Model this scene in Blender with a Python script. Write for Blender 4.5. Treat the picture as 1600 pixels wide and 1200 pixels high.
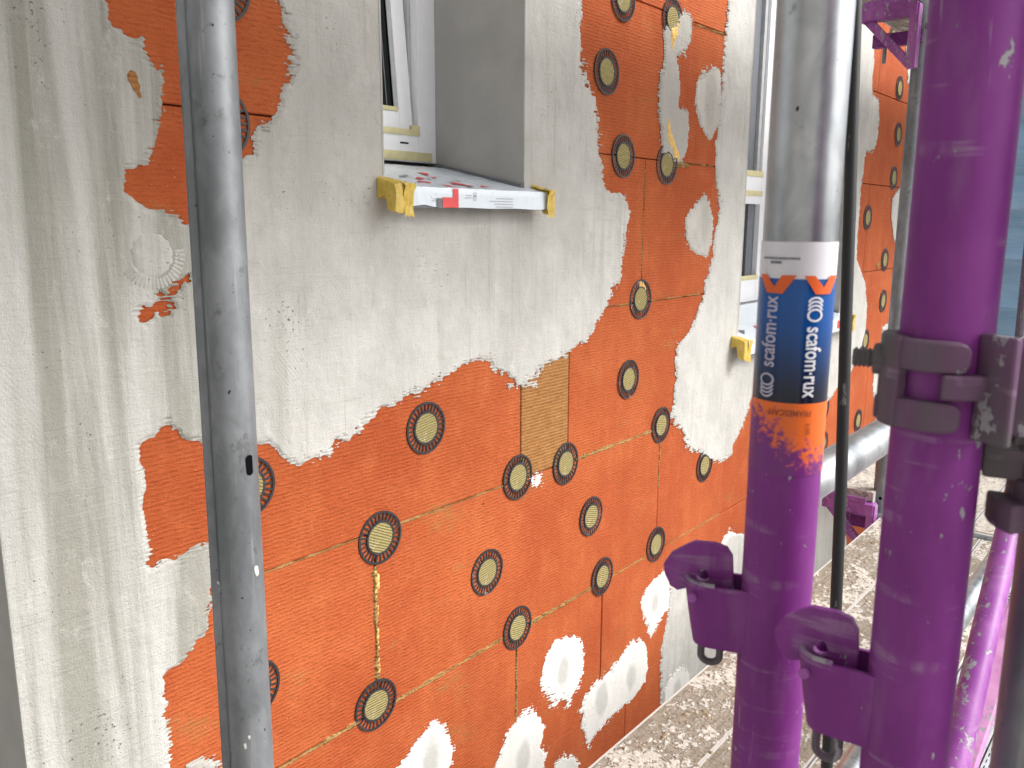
import bpy, bmesh, math, random
import numpy as np
from mathutils import Vector, Matrix

for o in list(bpy.data.objects):
    bpy.data.objects.remove(o)
SC = bpy.context.scene
COL = SC.collection
PI = math.pi
rad = math.radians
random.seed(7)
RNG = np.random.default_rng(11)

# ------------------------------------------------------------------ camera, sky, sun, exposure
cam_d = bpy.data.cameras.new("camera")
cam_d.sensor_width = 36.0
cam_d.lens = 29.74
cam_d.clip_start = 0.02
cam_d.clip_end = 400
cam_d.dof.use_dof = True
cam_d.dof.focus_distance = 1.75
cam_d.dof.aperture_fstop = 16.0
cam = bpy.data.objects.new("camera", cam_d)
COL.objects.link(cam)
R_ = Vector((0.63621703, -0.77149877, 0.00418772))
U_ = Vector((0.14333728, 0.12353317, 0.9819338))
F_ = Vector((0.75807804, 0.62412275, -0.18917844))
m = Matrix((R_, U_, -F_)).transposed().to_4x4()
m.translation = Vector((0, -1.26083, 1.06))
cam.matrix_world = m
SC.camera = cam

SUN_DIR = Vector((0.45, -0.80, 0.85)).normalized()      # towards the sun
world = bpy.data.worlds.new("World")
SC.world = world
world.use_nodes = True
wn = world.node_tree
wn.nodes.clear()
sky = wn.nodes.new("ShaderNodeTexSky")
sky.sky_type = 'NISHITA'
sky.sun_disc = False
sky.sun_elevation = math.asin(SUN_DIR.z)
sky.sun_rotation = math.atan2(SUN_DIR.x, SUN_DIR.y)
sky.dust_density = 5.0
sky.air_density = 1.0
hs = wn.nodes.new("ShaderNodeHueSaturation")             # overcast: nearly colourless sky
hs.inputs['Saturation'].default_value = 0.22
bg = wn.nodes.new("ShaderNodeBackground")
bg.inputs['Strength'].default_value = 0.15
wo = wn.nodes.new("ShaderNodeOutputWorld")
wn.links.new(sky.outputs[0], hs.inputs['Color'])
wn.links.new(hs.outputs[0], bg.inputs['Color'])
wn.links.new(bg.outputs[0], wo.inputs['Surface'])
sun_d = bpy.data.lights.new("sun", 'SUN')
sun_d.energy = 1.3
sun_d.angle = rad(28)
sun_d.color = (1.0, 0.985, 0.96)
sun = bpy.data.objects.new("sun", sun_d)
COL.objects.link(sun)
sun.rotation_euler = SUN_DIR.to_track_quat('Z', 'Y').to_euler()
SC.view_settings.view_transform = 'Standard'
SC.view_settings.look = 'None'
SC.view_settings.exposure = 0.90
SC.view_settings.gamma = 1.0

# ------------------------------------------------------------------ traced wall data (metres: along the wall, height)
ORANGE = [[(0.627, 1.417), (0.623, 1.366), (0.623, 1.34), (0.63, 1.335), (0.641, 1.333), (0.654, 1.319), (0.669, 1.32), (0.675, 1.305), (0.686, 1.295), (0.693, 1.284), (0.695, 1.271), (0.696, 1.253), (0.694, 1.229), (0.69, 1.21), (0.683, 1.187), (0.676, 1.163), (0.664, 1.143), (0.644, 1.136), (0.631, 1.13), (0.625, 1.114), (0.625, 1.1), (0.64, 1.089), (0.659, 1.077), (0.684, 1.071), (0.705, 1.063), (0.72, 1.053), (0.754, 1.058), (0.785, 1.094), (0.811, 1.136), (0.828, 1.161), (0.849, 1.169), (0.852, 1.179), (0.847, 1.194), (0.858, 1.216), (0.883, 1.22), (0.899, 1.235), (0.912, 1.267), (0.922, 1.294), (0.93, 1.321), (0.932, 1.353), (0.928, 1.378), (0.917, 1.406), (0.914, 1.421), (0.911, 1.479)],
 [(0.633, 0.912), (0.638, 0.92), (0.658, 0.932), (0.669, 0.944), (0.682, 0.947), (0.691, 0.956), (0.708, 0.969), (0.717, 0.975), (0.72, 0.97), (0.705, 0.957), (0.697, 0.947), (0.691, 0.924), (0.672, 0.92), (0.656, 0.915), (0.647, 0.908)],
 [(0.616, 0.713), (0.62, 0.719), (0.641, 0.725), (0.655, 0.738), (0.662, 0.742), (0.672, 0.732), (0.689, 0.711), (0.705, 0.704), (0.739, 0.693), (0.781, 0.682), (0.828, 0.677), (0.835, 0.672), (0.851, 0.67), (0.864, 0.658), (0.87, 0.643), (0.889, 0.626), (0.913, 0.614), (0.932, 0.62), (0.961, 0.622), (0.989, 0.622), (0.996, 0.637), (1.024, 0.641), (1.048, 0.649), (1.065, 0.662), (1.09, 0.677), (1.107, 0.685), (1.125, 0.687), (1.16, 0.692), (1.196, 0.706), (1.234, 0.71), (1.272, 0.723), (1.312, 0.731), (1.332, 0.738), (1.353, 0.744), (1.384, 0.746), (1.417, 0.748), (1.443, 0.746), (1.461, 0.726), (1.508, 0.697), (1.543, 0.679), (1.568, 0.672), (1.606, 0.667), (1.626, 0.688), (1.657, 0.708), (1.71, 0.715), (1.754, 0.721), (1.765, 0.731), (1.794, 0.738), (1.828, 0.741), (1.852, 0.761), (1.881, 0.787), (1.91, 0.816), (1.935, 0.835), (1.955, 0.861), (1.977, 0.881), (1.996, 0.889), (2.008, 0.914), (2.0, 0.941), (2.008, 0.967), (2.013, 0.993), (2.021, 1.027), (2.033, 1.062), (2.034, 1.088), (2.023, 1.113), (1.99, 1.13), (1.942, 1.137), (1.911, 1.144), (1.895, 1.168), (1.885, 1.192), (1.878, 1.223), (1.874, 1.247), (1.875, 1.295), (1.865, 1.325), (1.858, 1.355), (1.843, 1.377), (1.813, 1.404), (1.799, 1.432), (1.789, 1.461), (1.791, 1.498), (1.787, 1.527), (1.794, 1.557), (1.788, 1.585), (1.774, 1.752), (2.566, 1.949), (2.57, 1.732), (2.57, 1.695), (2.562, 1.647), (2.565, 1.619), (2.556, 1.58), (2.56, 1.543), (2.554, 1.485), (2.551, 1.428), (2.543, 1.379), (2.54, 1.33), (2.536, 1.281), (2.536, 1.242), (2.546, 1.193), (2.559, 1.154), (2.577, 1.114), (2.577, 1.074), (2.559, 1.033), (2.554, 0.992), (2.55, 0.951), (2.538, 0.931), (2.52, 0.891), (2.501, 0.861), (2.495, 0.831), (2.484, 0.811), (2.464, 0.792), (2.454, 0.762), (2.426, 0.734), (2.406, 0.715), (2.366, 0.699), (2.338, 0.692), (2.33, 0.642), (2.335, 0.581), (2.328, 0.521), (2.323, 0.48), (2.312, 0.462), (2.348, 0.424), (2.392, 0.401), (2.417, 0.358), (2.433, 0.333), (2.488, 0.311), (2.536, 0.289), (2.585, 0.267), (2.635, 0.245), (2.686, 0.229), (2.737, 0.235), (2.772, 0.244), (2.789, 0.271), (2.818, 0.301), (2.857, 0.33), (2.896, 0.371), (2.917, 0.415), (2.993, 0.366), (3.221, 0.275), (3.502, 0.238), (3.643, 0.25), (3.764, 0.279), (3.878, 0.329), (4.043, 0.373), (4.159, 0.466), (4.203, 0.554), (4.194, 0.663), (4.147, 0.772), (4.065, 0.835), (3.987, 0.896), (3.973, 1.025), (3.967, 1.221), (3.987, 1.319), (3.992, 1.366), (4.106, 1.382), (4.146, 1.441), (4.138, 1.538), (4.11, 1.604), (4.016, 1.613), (4.003, 1.66), (4.008, 1.741), (3.989, 1.843), (3.965, 1.994), (3.916, 2.235), (4.339, 2.336), (4.383, 2.073), (4.472, 1.833), (4.655, 1.58), (4.621, 1.476), (4.613, 1.399), (4.609, 1.305), (4.585, 1.242), (4.508, 1.209), (4.453, 1.177), (4.455, 1.1), (4.536, 0.975), (4.607, 0.958), (4.667, 0.982), (4.789, 0.968), (4.895, 0.645), (4.706, 0.564), (4.595, 0.557), (4.471, 0.539), (4.477, 0.479), (4.451, 0.384), (4.403, 0.331), (4.391, 0.26), (4.405, 0.209), (4.444, 0.179), (4.586, 0.212), (4.677, 0.205), (4.686, 0.176), (4.548, 0.153), (4.5, 0.13), (4.482, 0.079), (4.556, -0.073), (4.659, -0.2), (4.798, -0.527), (5.129, -1.019), (5.35, -1.523), (4.352, -1.12), (4.183, -0.53), (4.096, -0.239), (3.901, -0.164), (3.495, -0.116), (2.914, -0.106), (2.798, -0.065), (2.738, -0.092), (2.651, -0.138), (2.415, -0.119), (2.359, -0.129), (2.347, -0.186), (2.346, -0.231), (2.332, -0.272), (2.315, -0.322), (2.313, -0.414), (2.327, -0.49), (2.325, -0.572), (2.346, -0.913), (2.237, -1.222), (0.611, -0.093), (0.624, 0.148), (0.625, 0.171), (0.625, 0.208), (0.624, 0.232), (0.625, 0.267), (0.623, 0.285), (0.627, 0.295), (0.626, 0.319), (0.643, 0.323), (0.661, 0.333), (0.679, 0.343), (0.692, 0.355), (0.711, 0.365), (0.716, 0.393), (0.723, 0.426), (0.73, 0.47), (0.727, 0.512), (0.725, 0.518), (0.716, 0.523), (0.692, 0.523), (0.669, 0.515), (0.652, 0.516), (0.635, 0.515), (0.619, 0.512), (0.616, 0.519), (0.619, 0.551), (0.618, 0.572), (0.614, 0.616), (0.622, 0.646), (0.621, 0.667), (0.615, 0.689)]]
PATCHES = [([(1.72, -0.059), (1.758, -0.065), (1.804, -0.078), (1.836, -0.106), (1.863, -0.147), (1.862, -0.196), (1.841, -0.237), (1.81, -0.263), (1.789, -0.283), (1.757, -0.264), (1.709, -0.242), (1.679, -0.203), (1.653, -0.172), (1.658, -0.146), (1.672, -0.105), (1.694, -0.077)], [(1.755, -0.17, 0.032, 0.055)]),
 ([(2.117, -0.219), (2.176, -0.243), (2.218, -0.282), (2.23, -0.355), (2.218, -0.406), (2.148, -0.431), (2.072, -0.428), (2.018, -0.435), (1.965, -0.441), (1.914, -0.458), (1.891, -0.474), (1.87, -0.425), (1.855, -0.376), (1.853, -0.324), (1.875, -0.293), (1.924, -0.274), (1.993, -0.274), (2.045, -0.254), (2.091, -0.23)], [(1.954, -0.351, 0.035, 0.06), (2.124, -0.349, 0.032, 0.055)]),
 ([(2.204, -0.08), (2.235, -0.064), (2.283, -0.058), (2.324, -0.054), (2.348, -0.096), (2.357, -0.156), (2.348, -0.198), (2.315, -0.22), (2.275, -0.238), (2.248, -0.261), (2.214, -0.225), (2.191, -0.172), (2.167, -0.109)], [(2.256, -0.142, 0.03, 0.05)]),
 ([(1.266, -0.075), (1.289, -0.105), (1.304, -0.137), (1.316, -0.181), (1.309, -0.208), (1.294, -0.225), (1.276, -0.257), (1.173, -0.215), (1.126, -0.133), (1.155, -0.117), (1.175, -0.104), (1.206, -0.087), (1.232, -0.077)], [(1.239, -0.17, 0.03, 0.06)]),
 ([(1.59, -0.212), (1.632, -0.232), (1.661, -0.27), (1.681, -0.3), (1.67, -0.323), (1.656, -0.345), (1.692, -0.383), (1.672, -0.422), (1.65, -0.489), (1.512, -0.429), (1.449, -0.319), (1.481, -0.291), (1.499, -0.264), (1.519, -0.238), (1.545, -0.223), (1.569, -0.216)], [(1.578, -0.343, 0.032, 0.055)]),
 ([(1.768, -0.434), (1.816, -0.463), (1.843, -0.505), (1.854, -0.542), (1.836, -0.596), (1.725, -0.532), (1.708, -0.452), (1.731, -0.438)], []),
 ([(2.472, 1.146), (2.509, 1.123), (2.535, 1.084), (2.544, 1.043), (2.533, 0.983), (2.505, 0.947), (2.456, 0.954), (2.404, 0.975), (2.368, 1.005), (2.355, 1.053), (2.361, 1.082), (2.4, 1.102), (2.439, 1.127)], [(2.481, 1.053, 0.03, 0.08)]),
 ([(2.476, 1.523), (2.527, 1.526), (2.553, 1.495), (2.558, 1.448), (2.557, 1.38), (2.53, 1.339), (2.489, 1.311), (2.444, 1.332), (2.409, 1.357), (2.383, 1.41), (2.39, 1.466), (2.415, 1.5)], [(2.478, 1.42, 0.04, 0.1)]),
 ([(2.183, 1.584), (2.19, 1.544), (2.19, 1.493), (2.172, 1.448), (2.164, 1.405), (2.171, 1.362), (2.181, 1.329), (2.192, 1.277), (2.205, 1.251), (2.3, 1.23), (2.339, 1.241), (2.347, 1.279), (2.35, 1.334), (2.346, 1.379), (2.295, 1.387), (2.279, 1.391), (2.288, 1.418), (2.289, 1.454), (2.278, 1.496), (2.268, 1.524), (2.312, 1.541), (2.34, 1.575), (2.348, 1.612), (2.342, 1.637), (2.302, 1.656), (2.265, 1.641), (2.232, 1.601)], [(2.226, 1.446, 0.2, 0.6)]),
 ([(2.725, -0.112), (2.737, -0.079), (2.786, -0.052), (2.856, -0.089), (2.949, -0.155), (2.959, -0.237), (2.815, -0.203)], []),
 ([(0.652, 0.139), (0.67, 0.141), (0.694, 0.135), (0.712, 0.116), (0.717, 0.098), (0.714, 0.048), (0.648, 0.085)], [(0.687, 0.12, 0.06, 0.06)]),
 ([(2.334, -0.576), (2.332, -0.492), (2.364, -0.46), (2.42, -0.449), (2.471, -0.459), (2.522, -0.505), (2.523, -0.568), (2.456, -0.598), (2.414, -0.639)], [(2.428, -0.536, 0.03, 0.055)]),
 ([(1.604, 0.43), (1.63, 0.436), (1.651, 0.419), (1.636, 0.402), (1.614, 0.406)], [])]
WASHERS = [(0.802, 1.422), (0.789, 1.214), (1.241, 0.625), (1.104, 0.418), (1.08, 0.051), (1.553, 0.442), (1.754, 0.432), (1.88, 0.251), (1.438, 0.232), (1.556, 0.042), (1.944, 0.051), (2.25, 0.056), (2.254, 0.444), (2.563, 0.245), (2.055, 0.616), (2.107, 0.842), (1.904, 1.435), (1.994, 1.232), (2.229, 1.222), (1.973, 1.624), (2.231, 1.618), (0.801, 0.6), (0.791, 0.218), (4.412, 1.686), (4.456, 1.479), (4.445, 1.274), (4.094, 1.082), (4.415, 0.88), (4.442, 0.676), (4.208, 0.501), (3.706, 0.248), (3.724, 0.086), (4.202, 0.106), (4.249, 1.884)]
BURIED = (0.659, 1.007)

# ------------------------------------------------------------------ material helper
class G:
    """tiny node graph builder"""
    def __init__(s, name):
        s.m = bpy.data.materials.new(name); s.m.use_nodes = True
        s.t = s.m.node_tree; s.t.nodes.clear()
        s.out = s.t.nodes.new("ShaderNodeOutputMaterial")
        s.b = s.t.nodes.new("ShaderNodeBsdfPrincipled")
        s.t.links.new(s.b.outputs[0], s.out.inputs[0])
        s.co = s.t.nodes.new("ShaderNodeTexCoord").outputs['Object']
    def put(s, sock, v):
        if isinstance(v, bpy.types.NodeSocket): s.t.links.new(v, sock)
        elif isinstance(v, (tuple, list)) and len(v) == 3 and sock.type == 'RGBA': sock.default_value = (*v, 1)
        else: sock.default_value = v
    def map(s, scale=(1, 1, 1), loc=(0, 0, 0), rot=(0, 0, 0), co=None):
        n = s.t.nodes.new("ShaderNodeMapping")
        s.put(n.inputs['Vector'], co or s.co); n.inputs['Scale'].default_value = scale
        n.inputs['Location'].default_value = loc; n.inputs['Rotation'].default_value = rot
        return n.outputs[0]
    def noise(s, vec, scale=1.0, detail=3.0, rough=0.55, dist=0.0):
        n = s.t.nodes.new("ShaderNodeTexNoise")
        s.put(n.inputs['Vector'], vec); n.inputs['Scale'].default_value = scale
        n.inputs['Detail'].default_value = detail; n.inputs['Roughness'].default_value = rough
        n.inputs['Distortion'].default_value = dist
        return n.outputs['Fac']
    def voro(s, vec, scale, feature='F1', out='Distance', rnd=1.0):
        n = s.t.nodes.new("ShaderNodeTexVoronoi"); n.feature = feature
        s.put(n.inputs['Vector'], vec); n.inputs['Scale'].default_value = scale
        n.inputs['Randomness'].default_value = rnd
        return n.outputs[out]
    def ramp(s, fac, a, b, lo=0.0, hi=1.0):
        n = s.t.nodes.new("ShaderNodeMapRange"); n.interpolation_type = 'SMOOTHSTEP'
        s.put(n.inputs['Value'], fac)
        n.inputs['From Min'].default_value = a; n.inputs['From Max'].default_value = b
        n.inputs['To Min'].default_value = lo; n.inputs['To Max'].default_value = hi
        return n.outputs[0]
    def math(s, op, a, b=0.0, c=0.0):
        n = s.t.nodes.new("ShaderNodeMath"); n.operation = op
        s.put(n.inputs[0], a); s.put(n.inputs[1], b)
        if op in ('MULTIPLY_ADD',): s.put(n.inputs[2], c)
        return n.outputs[0]
    def mix(s, fac, a, b, mode='MIX'):
        n = s.t.nodes.new("ShaderNodeMix"); n.data_type = 'RGBA'; n.blend_type = mode
        s.put(n.inputs['Factor'], fac)
        ca = [i for i in n.inputs if i.name == 'A' and i.type == 'RGBA'][0]
        cb = [i for i in n.inputs if i.name == 'B' and i.type == 'RGBA'][0]
        s.put(ca, a); s.put(cb, b)
        return [o for o in n.outputs if o.type == 'RGBA'][0]
    def sep(s, vec=None):
        n = s.t.nodes.new("ShaderNodeSeparateXYZ"); s.put(n.inputs[0], vec or s.co)
        return n.outputs
    def attr(s, name):
        n = s.t.nodes.new("ShaderNodeAttribute"); n.attribute_name = name
        return n.outputs['Fac']
    def bump(s, h, dist, strength=1.0, normal=None):
        n = s.t.nodes.new("ShaderNodeBump")
        s.put(n.inputs['Height'], h); n.inputs['Distance'].default_value = dist
        n.inputs['Strength'].default_value = strength
        if normal is not None: s.put(n.inputs['Normal'], normal)
        s.put(s.b.inputs['Normal'], n.outputs[0])
        return n.outputs[0]
    def set(s, col=None, rough=None, metal=None, spec=None, **kw):
        if col is not None: s.put(s.b.inputs['Base Color'], col)
        if rough is not None: s.put(s.b.inputs['Roughness'], rough)
        if metal is not None: s.put(s.b.inputs['Metallic'], metal)
        if spec is not None: s.put(s.b.inputs['Specular IOR Level'], spec)
        for k, v in kw.items(): s.put(s.b.inputs[k.replace('_', ' ')], v)
        return s.m

def ribs(g, pitch=0.0082, z=None):
    """woven ribs running along the wall: height field 0..1"""
    x, y, zz = g.sep()
    wob = g.noise(g.map((7, 1, 9)), 1.0, 2)
    wob2 = g.noise(g.map((60, 1, 45)), 1.0, 2)
    ph = g.math('ADD', g.math('MULTIPLY', zz, 2 * PI / pitch), g.math('MULTIPLY_ADD', wob2, 4.2, g.math('MULTIPLY', wob, 3.0)))
    r = g.math('MULTIPLY_ADD', g.math('SINE', ph), 0.5, 0.5)
    dash = g.noise(g.map((62, 1, 210)), 1.0, 3, 0.62)
    return r, dash

# orange painted mineral wool
g = G("orange_wool")
x, y, zz = g.sep()
r, dash = ribs(g)
big = g.noise(g.map((2.3, 1, 2.0)), 1.0, 4, 0.6)
mid = g.noise(g.map((14, 1, 11)), 1.0, 4, 0.6)
band = g.noise(g.map((11.5, 0.01, 0.25)), 1.0, 1, 0.4)
thin = g.noise(g.map((4.0, 1, 9.0), (3.1, 0, 1.7)), 1.0, 5, 0.65)
c = g.mix(g.ramp(big, 0.35, 0.68), (0.375, 0.079, 0.023), (0.460, 0.113, 0.035))
c = g.mix(g.ramp(band, 0.44, 0.56, 0.0, 0.22), c, (0.36, 0.060, 0.019))
c = g.mix(g.ramp(mid, 0.45, 0.75, 0.0, 0.40), c, (0.54, 0.155, 0.056))
soft = g.ramp(g.noise(g.map((9, 1, 13), (2, 0, 6)), 1, 3, 0.6), 0.30, 0.60, 0.25, 1.0)
groove = g.math('MULTIPLY', g.math('MULTIPLY', g.ramp(r, 0.50, 0.0), g.ramp(dash, 0.46, 0.60)), soft)
c = g.mix(g.math('MULTIPLY', groove, 0.62), c, (0.24, 0.045, 0.014))
c = g.mix(g.math('MULTIPLY', g.ramp(thin, 0.57, 0.72, 0.0, 0.75), g.ramp(dash, 0.40, 0.56)), c, (0.30, 0.16, 0.055))
spk = g.noise(g.map((210, 1, 260)), 1.0, 2)
c = g.mix(g.ramp(spk, 0.66, 0.74, 0.0, 0.6), c, (0.80, 0.36, 0.20))
c = g.mix(g.ramp(g.noise(g.map((60, 1, 75), (9, 0, 4)), 1.0, 2), 0.72, 0.76, 0.0, 0.8), c, (0.09, 0.03, 0.015))
h = g.math('ADD', g.math('MULTIPLY', r, g.ramp(dash, 0.36, 0.64, 0.0, 0.8)), g.math('MULTIPLY', spk, 0.7))
h = g.math('ADD', h, g.math('MULTIPLY', g.noise(g.map((34, 1, 120), (4, 0, 4)), 1, 3), 0.8))
h = g.math('ADD', h, g.math('MULTIPLY', g.ramp(band, 0.44, 0.56), 0.35))
g.bump(h, 0.0016)
M_ORANGE = g.set(c, 0.85, spec=0.2)

# bare wool (unpainted brown insert)
def wool(name, c1, c2, bumpd=0.0016):
    g = G(name)
    r, dash = ribs(g)
    n = g.noise(g.map((26, 1, 70)), 1.0, 4, 0.65)
    c = g.mix(g.ramp(n, 0.3, 0.7), c1, c2)
    c = g.mix(g.math('MULTIPLY', g.math('MULTIPLY', g.ramp(r, 0.45, 0.0), g.ramp(dash, 0.42, 0.62)), 0.7), c, (0.13, 0.07, 0.025))
    c = g.mix(g.ramp(g.noise(g.map((240, 1, 240)), 1, 2), 0.62, 0.75, 0, 0.5), c, (0.50, 0.36, 0.17))
    g.bump(g.math('ADD', g.math('MULTIPLY', r, 0.6), g.noise(g.map((150, 60, 200)), 1, 3)), bumpd)
    return g.set(c, 0.95, spec=0.1)
M_BROWN = wool("bare_wool", (0.30, 0.135, 0.045), (0.38, 0.19, 0.072))
M_TAN = wool("torn_wool", (0.22, 0.125, 0.045), (0.42, 0.27, 0.11), 0.003)
M_CORE = wool("wall_core", (0.10, 0.06, 0.03), (0.18, 0.11, 0.05))
g = G("washer_plug")
r, dash = ribs(g, 0.0056)
n = g.noise(g.map((90, 90, 160)), 1.0, 3)
c = g.mix(g.ramp(n, 0.3, 0.7), (0.28, 0.235, 0.098), (0.38, 0.325, 0.155))
c = g.mix(g.math('MULTIPLY', g.ramp(r, 0.5, 0.0), 0.35), c, (0.18, 0.14, 0.05))
g.bump(r, 0.0012)
oi = g.t.nodes.new("ShaderNodeObjectInfo").outputs['Random']
c = g.mix(g.ramp(oi, 0.2, 1.0, 0, 0.5), c, (0.27, 0.225, 0.10))
gw = g.ramp(g.noise(g.map((38, 38, 38), (0, 0, 0)), 1, 4, 0.7), 0.60, 0.66, 0, 0.7)
c = g.mix(g.math('MULTIPLY', gw, g.ramp(oi, 0.3, 0.7)), c, (0.55, 0.53, 0.49))
M_PLUG = g.set(c, 0.95, spec=0.1)
g = G("black_washer_plastic")
oi = g.t.nodes.new("ShaderNodeObjectInfo").outputs['Random']
c = g.mix(g.ramp(g.noise(g.map((130, 130, 130)), 1, 3), 0.5, 0.75, 0, 0.6), (0.022, 0.022, 0.026), (0.085, 0.078, 0.080))
cem = g.math('MULTIPLY', g.ramp(g.noise(g.map((45, 45, 45), (3, 3, 3)), 1, 4, 0.7), 0.57, 0.63, 0, 0.7), g.ramp(oi, 0.6, 1.0))
c = g.mix(cem, c, (0.27, 0.24, 0.24))
M_WASH = g.set(c, 0.5)
g = G("expanding_foam")
n = g.noise(g.map((160, 160, 160)), 1, 3)
g.bump(n, 0.003)
M_FOAM = g.set(g.mix(g.ramp(n, 0.3, 0.7), (0.62, 0.34, 0.06), (0.83, 0.58, 0.20)), 0.6)

# cement render
def render_mat(name, c_dark, c_light, streaks, relief=1.0, wet=None):
    g = G(name)
    x, y, zz = g.sep()
    big = g.noise(g.map((1.7, 1, 1.3)), 1.0, 5, 0.6)
    mid = g.noise(g.map((9, 1, 6.5)), 1.0, 5, 0.62)
    c = g.mix(g.ramp(g.math('MULTIPLY_ADD', mid, 0.5, g.math('MULTIPLY', big, 0.5)), 0.36, 0.62), c_dark, c_light)
    if streaks:
        st = g.noise(g.map((17, 1, 0.75)), 1.0, 5, 0.62, 0.45)
        st2 = g.noise(g.map((46, 1, 1.6)), 1.0, 3, 0.6, 0.2)
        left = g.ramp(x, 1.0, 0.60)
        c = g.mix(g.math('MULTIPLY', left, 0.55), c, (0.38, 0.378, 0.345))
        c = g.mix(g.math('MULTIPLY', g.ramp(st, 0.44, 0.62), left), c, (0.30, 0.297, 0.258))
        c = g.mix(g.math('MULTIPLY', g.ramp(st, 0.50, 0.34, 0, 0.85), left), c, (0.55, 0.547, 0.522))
        gate = g.ramp(g.noise(g.map((2.2, 1, 2.4), (5, 0, 2)), 1, 2), 0.40, 0.60, 0.12, 1.0)
        c = g.mix(g.math('MULTIPLY', g.ramp(st2, 0.52, 0.72, 0, 0.55), gate), c, (0.35, 0.33, 0.285))
        run = g.noise(g.map((120, 1, 2.6), (3, 0, 5)), 1.0, 2, 0.5, 0.35)
        gate2 = g.ramp(g.noise(g.map((3.1, 1, 1.9), (2, 0, 9)), 1, 3), 0.44, 0.62)
        c = g.mix(g.math('MULTIPLY', g.ramp(run, 0.58, 0.76, 0, 0.42), gate2), c, (0.27, 0.255, 0.22))
        blot = g.noise(g.map((22, 1, 15), (6, 0, 1)), 1.0, 6, 0.7)
        c = g.mix(g.ramp(blot, 0.56, 0.74, 0, 0.55), c, (0.36, 0.35, 0.32))
        c = g.mix(g.ramp(blot, 0.44, 0.28, 0, 0.45), c, (0.66, 0.65, 0.62))
        hor = g.noise(g.map((5, 1, 30), (1, 0, 8)), 1.0, 4, 0.7)
        c = g.mix(g.ramp(hor, 0.55, 0.75, 0, 0.5), c, (0.40, 0.385, 0.35))
    extra = g.math('MULTIPLY', left, 0.5) if streaks else None
    if wet:
        w = g.attr('wet')
        wn_ = g.math('ADD', w, g.math('MULTIPLY_ADD', mid, 1.5, -0.75))
        c = g.mix(g.ramp(wn_, 0.36, 0.85, 0, 0.8), c, wet)
    pit = g.math('MULTIPLY_ADD', g.noise(g.map((150, 1, 180), (2, 0, 2)), 1.0, 2), 0.75, g.math('MULTIPLY', g.noise(g.map((7, 1, 6), (2, 0, 7)), 1.0, 3), 0.40))
    c = g.mix(g.ramp(pit, 0.735, 0.79, 0, 0.8), c, (0.11, 0.10, 0.085))
    thin = g.attr('thin')
    r, dash = ribs(g)
    c = g.mix(g.math('MULTIPLY', g.math('MULTIPLY', thin, g.ramp(r, 0.5, 0.1)), 0.15), c, (0.34, 0.30, 0.25))
    comb = g.noise(g.map((16, 1, 190)), 1.0, 3, 0.6)
    grain = g.noise(g.map((420, 60, 420)), 1.0, 2)
    lump = g.noise(g.map((30, 1, 24)), 1.0, 4, 0.6)
    # reinforcing mesh pressed through in places
    dia = g.map((1, 1, 1), (0, 0, 0), (0, rad(38), 0))
    dx, dy, dz = g.sep(dia)
    wv = g.math('MULTIPLY', g.math('SINE', g.math('MULTIPLY', dx, 2 * PI / 0.0062)), g.ramp(g.noise(g.map((3.0, 1, 3.0), (7, 0, 3)), 1, 2), 0.66, 0.74))
    h = g.math('MULTIPLY_ADD', comb, 0.45, g.math('MULTIPLY', grain, 0.45))
    if extra is not None: h = g.math('ADD', h, g.math('MULTIPLY', extra, g.noise(g.map((24, 1, 120), (5, 0, 5)), 1, 4, 0.65)))
    h = g.math('ADD', h, g.math('MULTIPLY', lump, 1.7))
    h = g.math('ADD', h, g.math('MULTIPLY', wv, 0.06))
    h = g.math('ADD', h, g.math('MULTIPLY', g.math('MULTIPLY', r, thin), 0.55))
    h = g.math('SUBTRACT', h, g.math('MULTIPLY', g.ramp(pit, 0.73, 0.78), 0.6))
    g.bump(h, 0.0027 * relief)
    return g.set(c, 0.9, spec=0.25)
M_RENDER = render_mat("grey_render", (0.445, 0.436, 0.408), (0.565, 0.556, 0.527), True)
M_PATCH = render_mat("white_render", (0.64, 0.63, 0.60), (0.74, 0.73, 0.70), False, 0.6, (0.45, 0.45, 0.425))
M_PATCH2 = render_mat("pale_grey_render", (0.40, 0.38, 0.345), (0.56, 0.54, 0.50), False, 0.9, (0.40, 0.385, 0.355))
g = G("reveal_render")
cm = g.noise(g.map((14, 40, 150)), 1.0, 3, 0.6)
g.bump(g.math('ADD', cm, g.math('MULTIPLY', g.noise(g.map((400, 400, 400)), 1, 2), 0.5)), 0.0012)
M_REVEAL = g.set(g.mix(g.ramp(g.noise(g.map((8, 8, 8)), 1, 4), 0.3, 0.7), (0.37, 0.364, 0.345), (0.43, 0.423, 0.40)), 0.9)

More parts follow.
